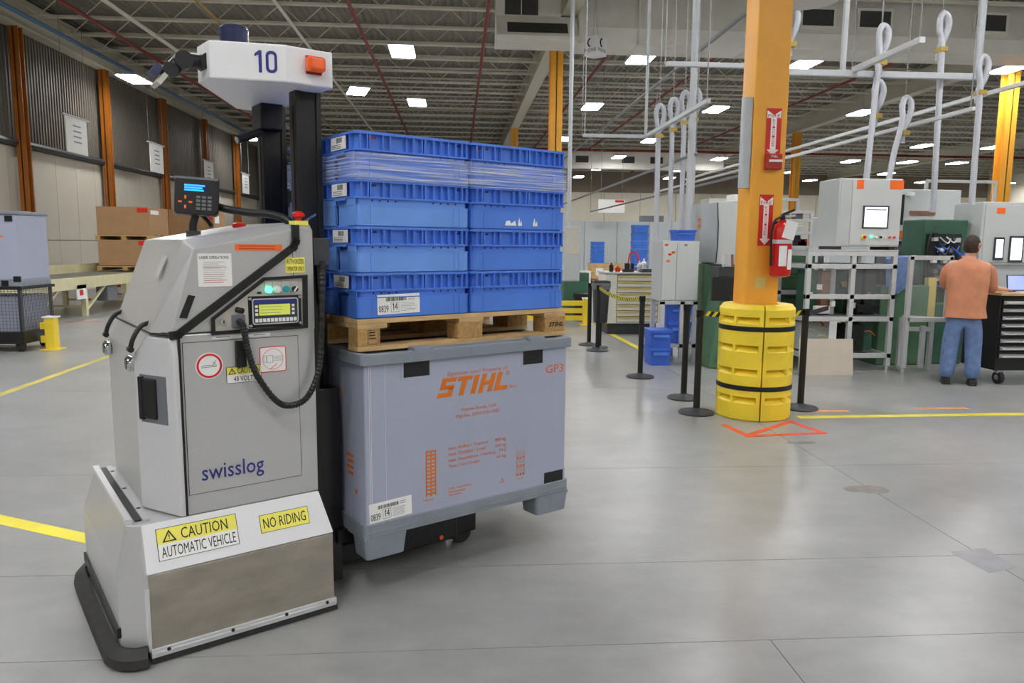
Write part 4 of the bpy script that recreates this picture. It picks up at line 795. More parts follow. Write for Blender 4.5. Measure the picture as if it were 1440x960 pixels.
belt('short striped belt from stanchion to the left of the yellow guard', (2.365, 6.94, .965), (2.49, 6.92, .955), .0, 2)
belt('short striped belt from the right stanchion to the yellow guard', (3.17, 6.93, .95), (3.385, 7.09, .965), .0, 2)
MBt = MB(); MBt.box(0, 1.15, -.002, .002, -.025, .025); tag(MBt.build('barrier_belt', 'black', None, (3.455, 7.1, .955), (0, .02, .95)), 'plain black belt running right from the stanchion', 'barrier belt')

# ================================================================ work area behind the crates
gr_ = thing('guard_rail', 'yellow steel guard rail with three beams and a post', 'guard rail', (2.16, 14.9, 0))
for z in (.14, .29, .44): MB().prism([(-.03, z - .05), (.02, z - .05), (.05, z - .02), (.02, z), (.05, z + .02), (.02, z + .05), (-.03, z + .05)], 'x', -1.2, .4).build('beam', 'yellow', gr_)
po = MB().box(.36, .52, -.06, .1, .012, .53).build('post', 'yellow', gr_, bevel=.008); MB().box(.3, .58, -.14, .16, 0, .014).build('foot_plate', 'yellow', gr_); MB().box(.35, .53, -.07, .11, .53, .55).build('cap', 'white_label', po)
wb_ = thing('waste_bin', 'slim dark waste bin on a post with a grey liner behind the stanchions', 'waste bin', (2.235, 11.56, 0)); MB().lathe([(.13, 0), (.13, .015), (.03, .03)], 20).build('base', 'dark_grey', wb_); MB().cyl((0, 0, .02), (0, 0, .42), .025, 12).build('post', 'black', wb_)
MB().loop([[(x, y, z) for x, y in rrect(-w, w, -w, w, .05)] for w, z in ((.1, .4), (.125, 1.0))]).build('body', 'trash', wb_, smooth=40); MB().loop([[(x, y, z) for x, y in rrect(-w, w, -w, w, .05)] for w, z in ((.128, .92), (.14, .98), (.132, 1.02), (.1, 1.03))]).build('liner', 'mid_grey', wb_, smooth=60); MB().annulus(rrect(-.132, .132, -.132, .132, .04), rrect(-.11, .11, -.11, .11, .03), 'z', 1.02, 1.05).build('rim', 'trash', wb_)
# tool chest
tc_ = thing('tool_chest', 'cream tool chest with eight shallow drawers', 'tool chest', (2.66, 13.3, 0))
MB().box(0, 1.0, 0, .75, .2, 1.1).build('cabinet_body', 'tool_chest', tc_, bevel=.006); MB().box(.05, .95, .06, .7, .0, .2).build('plinth', 'dark_grey', tc_); MB().box(-.02, 1.02, -.03, .77, 1.1, 1.125).build('top', 'alu', tc_)  # dark grey base paints in the shadow below the drawers
MB().box(.2, .96, -.004, .01, .22, 1.085).build('drawer_bay', 'dark_grey', tc_)
for k in range(8):
    d_ = MB().box(.21, .95, -.02, .0, .23 + .106 * k, .325 + .106 * k).build('drawer', 'tool_chest', tc_, bevel=.003); MB().box(.215, .945, -.045, -.018, .302 + .106 * k, .324 + .106 * k).build('pull', 'drawer_lip', d_)
vs_ = thing('bench_vise', 'dark bench vise on the tool chest', 'vise', (3.1, 13.5, 1.125)); MB().box(-.1, .1, -.06, .06, 0, .05).box(-.06, .02, -.05, .05, .05, .16).box(.05, .1, -.05, .05, .05, .16).build('body', 'black', vs_, bevel=.01); MB().cyl((.1, 0, .1), (.2, 0, .1), .012, 8).build('screw', 'alu', vs_)
for lab, x, h_, r, m in (('grey spray can on the tool chest', 3.32, .2, .04, 'alu'), ('white bottle on the tool chest', 3.4, .24, .05, 'white_label'), ('small red can on the tool chest', 2.92, .1, .05, 'red'), ('dark spray can at the left of the tool chest', 2.8, .16, .04, 'black')):
    tag(MB().lathe([(r * .9, 0), (r, .01), (r, h_ * .7), (r * .4, h_ * .82), (r * .4, h_)], 14).build('bottle', m, None, (x, 13.55, 1.125), smooth=40), lab, 'bottle')
tag(MB().box(0, .34, 0, .2, 0, .03).box(.03, .3, .02, .18, .03, .06).build('tool_tray', 'dark_grey', None, (3.3, 13.3, 1.125), bevel=.004), 'dark tool tray on the right of the tool chest', 'tray')
# partition and what stands before it
pt = thing('machine_enclosure', 'pale grey panelled enclosure behind the tool chest', 'enclosure', (2.2, 27.2, 0))
for k in range(5): MB().box(1.2 * k + .01, 1.2 * k + 1.19, 0, .06, 0, 2.47).build('panel', 'partition', pt, bevel=.004)
MB().box(0, 6.0, .06, 1.5, 0, 2.4).build('rear_body', 'partition', pt)
MB().box(4.6, 5.4, .3, .8, 2.4, 2.7).build('roof_unit', 'mid_grey', pt)
hs2 = thing('hanging_sign', 'white hanging sign with a red mark above the grey enclosure', 'sign', (4.95, 26.5, 2.75)); MB().box(0, .95, 0, .02, 0, .46).build('sheet', 'white_label', hs2); MB().box(.6, .92, -.003, 0, .36, .44).build('red_mark', 'red', hs2); MB().cyl((.1, .01, .46), (.1, .01, 5.62), .006, 5).cyl((.85, .01, .46), (.85, .01, 5.62), .006, 5).build('hanger_wire', 'wire', hs2)
def far_crate_stack(label, x, y, z, w, n, h_):
    t = thing('crate_stack', label, 'crate stack', (x, y, z))
    for k in range(n):
        MB().loop([[(a, b_, k * h_ + zz) for a, b_ in rrect(i, w - i, i, .4 - i, .02, 2)] for i, zz in ((.015, 0), (.008, h_ * .7), (0, h_ * .72), (0, h_ * .97))]).build('crate', 'crate_far', t)
far_crate_stack('tall stack of blue crates before the grey enclosure', 4.72, 20, .0, .42, 10, .216); far_crate_stack('short stack of blue crates in the far wooden box', 3.26, 18.03, .79, .3, 9, .1)
far_crate_stack('stack of blue crates seen past the grey cabinet', 5.2, 17.5, .0, .5, 7, .23)
cb = thing('steel_cart', 'grey cart carrying a wooden box and pallet far behind the crates', 'cart', (2.85, 17.9, 0)); MB().box(0, 1.3, 0, .7, .6, .66).build('deck', 'mid_grey', cb); [MB().box(x, x + .05, y, y + .05, 0, .6).build('leg', 'mid_grey', cb) for x in (.02, 1.23) for y in (.02, .63)]
wp = thing('wooden_pallet', 'small wooden pallet on the far cart', 'pallet', (3.25, 17.95, .66)); [MB().box(0, .75, y, y + .1, 0, .02).build('board', 'wood', wp) for y in (0, .22, .44)]; [MB().box(x, x + .09, 0, .54, .02, .09).build('block', 'wood_block', wp) for x in (0, .33, .66)]; [MB().box(0, .75, y, y + .1, .09, .11).build('board', 'wood', wp) for y in (0, .22, .44)]
wx_ = thing('wooden_box', 'open pale wooden box on the small far pallet', 'box', (3.22, 18.0, .77)); MB().annulus(rect(0, .8, 0, .45), rect(.02, .78, .02, .43), 'z', 0, .4).build('sides', 'wood', wx_); MB().box(0, .8, 0, .45, 0, .02).build('bottom', 'wood', wx_); MB().box(.12, .3, -.004, 0, .1, .28).build('label', 'white_label', wx_)
tag(MB().box(0, .38, 0, .25, 0, .3).box(-.01, .39, -.01, .26, .3, .32).build('carton', 'white_label', None, (2.83, 17.95, .66), bevel=.004), 'white carton at the left of the far cart', 'box')
ht = thing('hand_truck', 'red hand truck standing by the far cart', 'hand truck', (4.35, 18.3, 0)); MB().tube(spline([(-.15, 0, .05), (-.15, .05, .8), (-.1, .1, 1.35), (0, .12, 1.45), (.1, .1, 1.35), (.15, .05, .8), (.15, 0, .05)], 5), .022, 8).build('frame', 'red', ht, smooth=60); [MB().bar((-.15, .02 + .03 * k, .3 + .35 * k), (.15, .02 + .03 * k, .3 + .35 * k), .03).build('cross_bar', 'red', ht) for k in range(3)]; [MB().cyl((x - .03, .08, .12), (x + .03, .08, .12), .12, 16).build('wheel', 'rubber', ht) for x in (-.2, .2)]; MB().box(-.2, .2, -.25, .0, .0, .02).build('toe_plate', 'red_dark', ht)
gc = thing('control_cabinet', 'grey control cabinet on a dark green pedestal right of the crates', 'control cabinet', (2.3, 16.1, 0)); MB().box(0, .55, 0, .6, 0, .82).build('pedestal', 'green_dark', gc, bevel=.01); c = MB().box(0, .34, .02, .5, .82, 2.0).build('cabinet_body', 'cabinet', gc, bevel=.01); MB().box(.02, .32, .008, .02, .85, 1.38).build('door', 'cabinet_side', c); MB().box(.02, .32, .008, .02, 1.41, 1.97).build('door', 'panel_beige', c); MB().box(.36, .55, .05, .5, .82, 1.0).build('tank', 'green_dark', gc)
tag(MB().cyl((0, 0, 0), (0, 0, .55), .16, 20).lathe([(.175, .5), (.175, .58), (.12, .6)], 20).build('drum', 'black', None, (2.62, 15.75, 0), smooth=40), 'black drum before the green pedestal', 'drum')

# ================================================================ two door cabinet on a frame, left of the guard
cab = thing('electrical_cabinet', 'grey two door electrical cabinet on an aluminium stand', 'electrical cabinet', (2.79, 10.1, 0))
MB().box(0, .52, .02, .55, .84, 1.67).build('cabinet_body', 'cabinet_side', cab, bevel=.008)
for x0, x1 in ((.01, .2), (.205, .51)): MB().box(x0, x1, 0, .02, .86, 1.65).build('door', 'cabinet', cab, bevel=.004)
[MB().box(x, x + .06, y, y + .06, 0, .84).build('leg', 'alu', cab) for x in (.0, .28, .46) for y in (.0, .49)]; MB().box(0, .52, .0, .05, .8, .85).build('rail', 'alu', cab); MB().box(0, .52, .0, .55, .2, .25).build('shelf', 'alu', cab); MB().hull([(.2, -.02, 0), (.2, .03, 0), (.45, -.02, .22), (.45, .03, .22), (.45, -.02, .12), (.32, -.02, 0), (.32, .03, 0)]).build('brace', 'alu', cab)
for x, z, m in ((.03, 1.6, 'ink_red'), (.11, 1.49, 'yellow_label'), (.13, 1.5, 'orange_label'), (.08, 1.47, 'ink_red'), (.06, 1.38, 'orange_label'), (.3, 1.6, 'ink_grey')): MB().box(x, x + .045, -.002, 0, z, z + .03).build('warning_label', m, cab)
def tote(label, x, y, z, w, d, h_, m='blue_bright', rz=0):
    t = thing('blue_tote', label, 'tote', (x, y, z), rz); MB().loop([[(a, b_, zz) for a, b_ in rrect(-w / 2 * k, w / 2 * k, -d / 2 * k, d / 2 * k, .02)] for k, zz in ((.88, 0), (.97, h_ * .85), (1.04, h_ * .86), (1.04, h_))]).build('body', m, t, smooth=40); MB().box(-.1, .1, -d / 2 * 1.0 - .01, -d / 2 * .97, h_ * .6, h_ * .75).build('handle', 'crate_a', t); return t
tote('lower blue tote on the floor beside the cabinet stand', 2.72, 9.95, 0, .3, .4, .24); tote('upper blue tote stacked beside the cabinet stand', 2.72, 9.95, .24, .3, .4, .24); tote('blue tote under the cabinet stand', 3.08, 10.35, .25, .36, .4, .3); tote('upper blue tote under the cabinet stand', 3.08, 10.35, .55, .36, .4, .24); tote('blue tote on top of the grey two door cabinet', 3.14, 10.36, 1.672, .3, .3, .15)
# big grey cabinet and green press behind the guard
bg = thing('control_cabinet', 'big pale grey control cabinet left of the orange column', 'control cabinet', (3.38, 10.3, 0)); MB().box(.22, .7, 0, .6, 1.35, 2.22).build('front_box', 'cabinet', bg, bevel=.01); MB().hull([(x, y, z) for x, y in ((-.02, .55), (.22, .0), (.22, .6)) for z in (1.38, 2.2)]).build('side_wing', 'cabinet_side', bg); MB().box(.1, .7, .1, .6, .0, 1.35).build('stand', 'green', bg, bevel=.01); MB().tube([(.215, -.01, 2.2), (.24, -.012, 1.9), (.24, -.012, 1.6), (.225, -.012, 1.37)], .008, 6).build('cable', 'dark_grey', bg)
MB().box(.3, .6, .6, 1.0, 1.36, 2.3).build('rear_box', 'panel_beige', bg); MB().box(.45, .72, -.01, .3, 2.22, 2.32).build('roof_sign', 'white_label', bg)
for x, z in ((.05, 1.95), (.05, 1.87)): MB().box(x, x + .03, .3, .32, z, z + .04).build('lamp', 'orange_label', bg)
gp = thing('green_press', 'green machine base behind the yellow guard', 'machine', (3.3, 9.5, 0)); MB().hull([(x, y, z) for x, y, z in ((.0, 0, 0), (.55, 0, 0), (.15, 0, 1.2), (.5, 0, 1.2), (.0, .55, 0), (.55, .55, 0), (.15, .5, 1.2), (.5, .5, 1.2))]).build('casting', 'green', gp, bevel=.02); MB().box(-.02, .3, -.05, .0, .9, 1.2).build('black_box', 'black', gp); MB().bar((.1, -.04, .1), (.32, -.04, .7), .03).build('strut', 'green', gp); MB().box(.1, .5, .05, .4, 1.2, 1.34).build('work_head', 'dark_grey', gp, bevel=.01); MB().cyl((.28, .2, 1.34), (.28, .2, 1.5), .05, 12).build('spindle', 'alu', gp)
for k in range(3): MB().bar((.14 + .12 * k, .02, 1.34), (.12 + .13 * k, .02, 1.5), .025).build('fixture_pin', ('alu', 'copper', 'yellow_label')[k], gp)

# ================================================================ machine cell with the screen cabinet
ce = thing('machine_cell', 'aluminium framed machine cell under the cabinet with the screen', 'machine cell', (4.46, 9.3, 0))
def prof(a, b_, w=.06, nm='post', par=ce, m='alu'): return MB().bar(a, b_, w).build(nm, m, par, bevel=.004)
for x in (.03, .62, 1.17):
    for y in (.03, .9): prof((x, y, .06), (x, y, 1.5)); MB().cyl((x, y, 0), (x, y, .06), .03, 10).build('foot', 'chrome', ce)
for y in (.03, .9):
    for z in (.2, .68, .97, 1.36, 1.52): prof((.0, y, z), (1.2, y, z), .06, 'rail')
for x in (.03, 1.17): [prof((x, .06, z), (x, .87, z), .06, 'rail') for z in (.2, .68, 1.36, 1.52)]
MB().box(0, 1.2, 0, .95, 1.555, 1.575).build('table_top', 'alu', ce); MB().box(.05, 1.15, .06, .87, .70, .72).build('work_plate', 'mid_grey', ce)
for x0, x1 in ((.07, .58), (.66, 1.13)): MB().box(x0, x1, .02, .028, 1.0, 1.33).build('pane', 'pane', ce)
for a in ((.15, .35, .3, .6, .72, 1.3, 'green_dark'), (.3, .42, .2, .35, .72, 1.3, 'copper'), (.45, .52, .25, .4, .72, 1.32, 'alu'), (.2, .4, .12, .2, .74, .84, 'white_label'), (.7, .95, .4, .8, .72, 1.3, 'green_dark'), (.72, .85, .2, .35, .72, 1.25, 'dark_clutter'), (.95, 1.1, .3, .6, .72, 1.34, 'dark_grey'), (.75, 1.05, .1, .2, .76, .86, 'black'), (.1, .5, .3, .7, .24, .62, 'cabinet'), (.65, .9, .15, .4, .24, .6, 'dark_clutter'), (.9, 1.1, .3, .7, .24, .64, 'green_dark')):
    MB().box(*a[:6]).build('unit', a[6], ce, bevel=.008)
rnd = random.Random(11)
for k in range(14):
    x, y, z = .1 + rnd.random() * 1.0, .1 + rnd.random() * .1, .28 + rnd.random() * .36
    MB().tube(spline([(x, y, z), (x + .06, y - .02, z + .05 * rnd.random()), (x + .14, y, z - .05)], 3), .007, 5).build('cable', rnd.choice(('black', 'yellow_label', 'alu', 'orange_label')), ce)
    if k < 8: MB().box(x, x + .05, y, y + .05, z + .45, z + .52).build('fitting', rnd.choice(('alu', 'black', 'brass', 'white_label', 'teal')), ce)
scb = thing('control_cabinet', 'pale control cabinet with a lit screen and orange corners', 'control cabinet', (4.84, 9.34, 1.575))
MB().box(.0, .84, .0, .55, .04, .9).build('cabinet_body', 'cabinet', scb, bevel=.012); MB().box(.02, .1, .05, .5, 0, .04).build('foot', 'dark_grey', scb); MB().box(.74, .82, .05, .5, 0, .04).build('foot', 'dark_grey', scb)
MB().box(.17, .83, -.012, .0, .06, .88).build('door', 'cabinet', scb, bevel=.004); MB().box(.02, .16, -.006, .0, .06, .88).build('side_cover', 'cabinet_side', scb)
for x0, x1 in ((.22, .31), (.66, .84)): MB().box(x0, x1, -.016, -.01, .77, .88).build('corner_mark', 'orange_label', scb)
s_ = MB().box(.32, .67, -.02, -.01, .27, .56).build('screen_bezel', 'dark_grey', scb, bevel=.004); MB().box(.345, .645, -.023, -.019, .29, .54).build('screen', 'screen', s_); MB().box(.36, .63, -.0242, -.0228, .5, .515).build('print', 'ink_grey', s_)
MB().cyl((.35, -.012, .16), (.35, -.04, .16), .03, 14).build('stop_button', 'yellow_label', scb); MB().cyl((.35, -.04, .16), (.35, -.055, .16), .02, 12).build('stop_knob', 'red', scb); MB().cyl((.45, -.012, .17), (.45, -.03, .17), .018, 12).build('lit_button', 'lamp_green', scb)
for k, m_ in enumerate(('white_label', 'black', 'white_label', 'ink_red', 'ink_red')): MB().cyl((.52 + .06 * k, -.012, .16), (.52 + .06 * k, -.028, .16), .016, 10).build('button', m_, scb)
dr = thing('guard_door', 'open aluminium framed guard door right of the machine cell', 'machine guard', (5.68, 9.05, 0))
for a, b_ in (((0, 0, .08), (0, 0, 1.5)), ((.52, 0, .7), (.52, 0, 1.5)), ((-.03, 0, 1.48), (.55, 0, 1.48)), ((0, 0, .7), (.52, 0, .7)), ((.12, .3, .05), (.12, .3, .7)), ((.36, .2, .05), (.36, .2, .6)), ((.5, .25, .0), (.5, .25, .7)), ((0, .0, .06), (.12, .3, .06)), ((.12, .3, .7), (.52, .02, .7)), ((.12, .3, .55), (.5, .25, .55)), ((.36, .2, .55), (.36, .28, .55))): MB().bar(a, b_, .055).build('rail' if abs(a[2] - b_[2]) < .1 else 'post', 'alu', dr, bevel=.004)
MB().box(.04, .49, -.004, .004, .74, 1.44).build('pane', 'pane', dr); MB().cyl((0, 0, 0), (0, 0, .08), .03, 10).build('foot', 'chrome', dr)
gm_ = thing('green_machine', 'dark green machine behind the guard door with a blue cloth on it', 'machine', (5.72, 9.75, 0)); MB().box(0, .7, 0, .6, 0, 1.1).build('base', 'green', gm_, bevel=.02); MB().box(.05, .6, .1, .6, 1.1, 1.35).build('head', 'dark_grey', gm_, bevel=.02); MB().hull([(x, y, z) for x, y, z in ((.05, -.03, 1.1), (.4, -.03, 1.12), (.02, -.05, 1.45), (.45, -.04, 1.5), (.1, .1, 1.5), (.4, .1, 1.5), (.2, -.06, .98))]).build('cloth', 'jeans', gm_)
tag(MB().box(0, .7, -.01, .01, 0, .46).build('cardboard_sheet', 'board', None, (4.28, 8.98, 0), (-.12, 0, 0)), 'beige board leaning against the machine cell', 'board')
# rack behind the cell, left of the screen cabinet
rk = thing('parts_rack', 'aluminium rack of parts left of the screen cabinet', 'rack', (4.4, 10.6, 0))
[prof((x, y, 0), (x, y, 2.12), .045, 'post', rk) for x in (.05, .7) for y in (.0, .5)]; [prof((.05, y, z), (.7, y, z), .04, 'rail', rk) for y in (.0, .5) for z in (1.0, 1.35, 1.6, 1.8, 1.98, 2.1)]; MB().box(-.08, .02, -.03, .12, 1.55, 2.08).build('side_cover', 'black', rk)
MB().box(.0, .6, -.15, .5, .0, 1.2).build('base', 'green', rk, bevel=.02); MB().box(.05, .55, -.2, -.15, .9, 1.0).build('black_strap', 'dark_grey', rk); MB().box(-.1, .75, -.1, .55, 1.2, 1.52).build('casting', 'green', rk, bevel=.02)
for k in range(26): x, z = .08 + rnd.random() * .5, rnd.choice((1.37, 1.62, 1.62, 1.82, 2.0)); MB().box(x, x + .05 + .08 * rnd.random(), .02, .2, z, z + .06 + .1 * rnd.random()).build('part', rnd.choice(('alu', 'copper', 'black', 'red', 'white_label', 'mid_grey')), rk)
# second row machines on the right
m2 = thing('control_cabinet', 'grey machine with a dark screen behind the guard door', 'control cabinet', (6.62, 11.0, 0)); MB().box(.0, 1.0, 0, .6, 1.7, 2.48).build('cabinet_body', 'cabinet', m2, bevel=.012); MB().box(.05, 1.0, .05, .55, 0, 1.7).build('base', 'mid_grey', m2, bevel=.01); MB().box(.0, .1, -.015, .0, 1.95, 2.4).build('side_screen', 'black', m2); MB().box(.02, .14, -.016, -.01, 1.75, 1.86).build('corner_mark', 'orange_label', m2); MB().box(.2, .6, -.02, 0, 2.1, 2.16).build('tool_bar', 'copper', m2); MB().box(.12, .18, -.14, .0, 2.38, 2.43).build('lamp', 'white_label', m2)
for x in (.15, .35, .55): MB().box(x, x + .12, -.01, 0, .9, 1.6).build('louver', 'dark_grey', m2)
g2 = thing('green_machine', 'green machine with tangled wiring left of the worker', 'machine', (6.45, 9.95, 0)); MB().box(0, .65, .1, .6, 0, 2.0).build('column', 'green_dark', g2, bevel=.02); MB().box(.05, .5, .0, .1, 1.0, 1.8).build('wiring_board', 'dark_clutter', g2)
for k in range(44):
    x, z = .02 + rnd.random() * .44, 1.05 + rnd.random() * .75
    if k % 2: MB().box(x, x + .06, -.06, .0, z, z + .06).build('fitting', rnd.choice(('alu', 'white_label', 'mid_grey', 'black')), g2)
    else: MB().tube(spline([(x, -.03, z), (x + .08, -.08, z - .08), (x + .15, -.04, z - .02)], 4), .01, 5).build('cable', rnd.choice(('black', 'blue_bright', 'blue_bright', 'yellow_label', 'alu')), g2)
MB().tube(spline([(.0, -.02, 1.1), (-.02, -.05, 1.4), (.0, -.05, 1.7), (.1, 0, 1.9)], 5), .012, 6).build('cable', 'black', g2); MB().box(.0, .55, -.12, .05, .0, .85).build('base', 'green_dark', g2, bevel=.02); MB().box(-.02, .1, -.14, -.05, .6, 1.2).build('side_box', 'drawer_lip', g2)
c3 = thing('control_cabinet', 'pale control cabinet with orange corners behind the worker', 'control cabinet', (7.18, 9.9, 0)); MB().box(0, 1.2, 0, .6, 1.38, 2.24).build('cabinet_body', 'cabinet', c3, bevel=.012); MB().box(.02, 1.18, .03, .57, 0, 1.38).build('base', 'cabinet_side', c3); MB().box(.04, .75, -.012, 0, 1.42, 2.2).build('door', 'cabinet', c3, bevel=.004); MB().box(.2, .32, -.016, -.01, 2.08, 2.16).build('corner_mark', 'orange_label', c3); MB().box(.66, .78, -.016, -.01, 2.02, 2.16).build('corner_mark', 'orange_label', c3)
for x0, x1, z0, z1 in ((.2, .34, 1.45, 1.76), (.42, .62, 1.42, 1.78)): s_ = MB().box(x0, x1, -.03, -.01, z0, z1).build('screen_bezel', 'dark_grey', c3); MB().box(x0 + .02, x1 - .02, -.034, -.029, z0 + .03, z1 - .03).build('screen', 'screen', s_)
# far machines filling the right background
for k, (x, y, w, h_, lab) in enumerate(((8.3, 13.0, 1.5, 2.3, 'pale machine enclosure behind the cabinet at the right edge'), (5.2, 14.0, 1.4, 2.0, 'pale machine enclosure seen behind the screen cabinet'), (9.6, 19, 2.4, 2.4, 'distant pale machine row right of the screen cabinet'), (13.0, 24, 3.2, 2.5, 'distant pale machine row at the far right'), (7.3, 22, 2.0, 2.2, 'distant pale machine behind the parts rack'))):
    t = thing('machine_enclosure', lab, 'machine', (x, y, 0)); MB().box(0, w, 0, .9, .1, h_).build('housing', 'cabinet', t, bevel=.015); MB().box(.1, w * .45, -.012, 0, .9, h_ - .25).build('door', 'partition', t); MB().box(w * .55, w * .9, -.012, 0, 1.1, h_ - .3).build('window', 'dark_grey', t); MB().box(.05, w - .05, .05, .85, 0, .1).build('plinth', 'dark_grey', t); MB().box(w * .1, w * .2, -.014, -.01, h_ - .2, h_ - .1).build('corner_mark', 'orange_label', t); [prof((xx, .1, h_), (xx, .1, h_ + .5), .05, 'post', t) for xx in (.1, w - .1)]; prof((.1, .1, h_ + .5), (w - .1, .1, h_ + .5), .05, 'rail', t)

# ================================================================ black drawer cart and monitors
ct = thing('drawer_cart', 'black wheeled cart with two columns of grey lipped drawers', 'cart', (6.34, 8.3, 0))
MB().box(0, 1.1, 0, .6, .17, 1.06).build('cart_body', 'black', ct, bevel=.01); MB().box(-.03, 1.13, -.05, .63, 1.06, 1.09).build('top', 'wood', ct, bevel=.004)
for cx0 in (.02, .56):
    for k in range(8):
        d_ = MB().box(cx0, cx0 + .5, -.02, .0, .32 + k * .09, .39 + k * .09).build('drawer', 'black', ct); MB().prism([(-.02, .325 + k * .09), (-.075, .335 + k * .09), (-.08, .345 + k * .09), (-.02, .368 + k * .09)], 'x', cx0 + .01, cx0 + .49).build('drawer_lip', 'alu', d_)
for x in (.12, .98):
    for y in (.08, .52): w_ = MB().cyl((x - .025, y, .075), (x + .025, y, .075), .075, 18).build('wheel', 'rubber', ct, smooth=40); MB().cyl((x - .028, y, .075), (x + .028, y, .075), .035, 12).build('hub', 'chrome', w_); MB().box(x - .04, x + .04, y - .03, y + .03, .13, .17).build('fork', 'alu', w_)
mo = thing('monitor', 'white backed monitor at the right edge on the black cart', 'monitor', (6.86, 8.55, 1.09)); MB().box(0, .5, 0, .04, .12, .5).build('shell', 'black', mo, bevel=.008); MB().box(.02, .48, -.004, .0, .14, .48).build('screen', 'screen', mo); MB().box(.2, .3, .0, .05, .0, .2).build('stand', 'black', mo); MB().box(.1, .4, -.06, .14, 0, .012).build('foot', 'black', mo)
lp = thing('laptop', 'small blue lit display on the black cart beside the worker', 'display', (6.66, 8.62, 1.09)); MB().box(0, .24, -.18, .0, 0, .015).build('keyboard', 'dark_grey', lp); l_ = MB().box(0, .24, 0, .012, .01, .2).build('lid', 'dark_grey', lp, rot=(-.15, 0, 0)); MB().box(.01, .23, -.003, 0, .02, .19).build('screen', 'screen_blue', l_)
tag(MB().box(0, .2, 0, .14, 0, .01).box(.01, .19, .01, .13, .01, .014).build('paper_stack', 'white_label', None, (6.6, 8.28, 1.09)), 'stack of papers under the hands of the worker', 'papers')

# ================================================================ left side
cv = thing('roller_conveyor', 'cream roller conveyor along the left wall', 'conveyor', (-7.9, 12.6, 0))
MB().box(-.06, 0, 0, 12.5, .6, .84).build('side_rail', 'conveyor', cv); MB().box(-1.62, -1.56, 0, 12.5, .6, 1.02).build('side_rail', 'conveyor', cv); MB().box(-1.56, -.06, 0, 12.5, .6, .66).build('bed_plate', 'conveyor', cv)
rm = MB().cyl((-1.56, 0, 0), (-.06, 0, 0), .045, 10).mesh('roller', 'roller', 40); [put('roller', rm, cv, (0, .12 + .2 * k, .775)) for k in range(61)]
for y in (.3, 2.0, 4.0, 6.0, 8.0, 10.0, 12.2):
    for x in (-.1, -1.5): MB().box(x - .05, x + .05, y, y + .1, 0, .62).build('leg', 'conveyor', cv)
    MB().bar((-.1, y + .05, .1), (-.1, y + 1.0, .6), .05).build('brace', 'conveyor', cv); MB().bar((-1.5, y + .05, .2), (-.1, y + .05, .2), .05).build('cross_bar', 'conveyor', cv)
sg = MB().box(-.02, .0, 3.55, 3.95, .38, .68).build('warning_sign', 'white_label', cv); MB().box(.0, .003, 3.65, 3.8, .46, .58).build('red_print', 'red', sg)
MB().box(-.3, -.04, 5.0, 5.5, .25, .58).build('motor', 'mid_grey', cv, bevel=.02); MB().box(-.3, -.04, 1.0, 1.5, .2, .58).build('motor', 'dark_grey', cv, bevel=.02)
def carton(label, x, y, z, w, d, h_, film=False):
    t = thing('cardboard_box', label, 'box', (x, y, z)); MB().box(0, w, 0, d, 0, h_).build('carton', 'cardboard', t, bevel=.01); MB().box(w - .001, w + .002, d * .1, d * .5, h_ * .75, h_ * .9).build('label', 'white_label', t); MB().box(w * .78, w * .98, -.003, 0, h_ * .8, h_ * .96).build('label', 'red', t); MB().box(0, w, d * .48, d * .52, h_, h_ + .002).build('tape', 'board', t)
carton('lower brown carton on the conveyor left of the vehicle', -9.2, 20.0, .97, 1.3, 1.3, .66); carton('upper brown carton stacked left of the vehicle', -9.2, 20.0, 1.75, 1.3, 1.3, .72)
for k, (yy, z, lab) in enumerate(((20.0, .845, 'pallet under the lower brown carton on the conveyor'), (20.0, 1.635, 'pallet between the two brown cartons'), (24.8, .845, 'pallet under the film wrapped carton'))):
    p_ = thing('wooden_pallet', lab, 'pallet', (-9.25, yy, z)); [MB().box(0, 1.4, y, y + .2, .09, .112).build('top_board', 'wood', p_) for y in (0, .37, .75, 1.1)]; [MB().box(x, x + .12, 0, 1.3, 0, .09).build('runner', 'wood_block', p_) for x in (0, .64, 1.28)]
carton('film wrapped brown carton behind the terminal of the vehicle', -9.2, 24.85, .958, 1.4, 1.1, 1.65)
# mesh cart with a grey bin at the left edge
mc = thing('mesh_cart', 'dark mesh sided cart carrying a grey bin at the left edge', 'cart', (-7.25, 11.1, 0))
MB().box(0, 1.05, 0, .85, .12, .3).build('chassis', 'black', mc, bevel=.01); [MB().cyl((x - .03, y, .08), (x + .03, y, .08), .08, 16).build('wheel', 'rubber', mc) for x in (.12, .93) for y in (.12, .73)]
for x in (.02, 1.0):
    for y in (.0, .8): MB().box(x, x + .04, y, y + .04, .3, .93).build('post', 'dark_grey', mc)
MB().box(0, 1.07, -.02, .87, .9, .94).build('top_frame', 'black', mc)
ms = MB()
for k in range(21): ms.box(.05 + k * .048, .056 + k * .048, .0, .006, .3, .9); ms.box(1.03, 1.036, .02 + k * .038, .026 + k * .038, .3, .9)
for k in range(13): ms.box(.04, 1.02, .0, .006, .3 + k * .048, .306 + k * .048); ms.box(1.03, 1.036, .0, .82, .3 + k * .048, .306 + k * .048)
ms.build('mesh_panel', 'mid_grey', mc); MB().box(.06, .98, .06, .78, .3, .8).build('inner_liner', 'bin_wall', mc); MB().box(.45, .62, -.02, .0, .55, .6).build('blue_clip', 'blue_bright', mc)
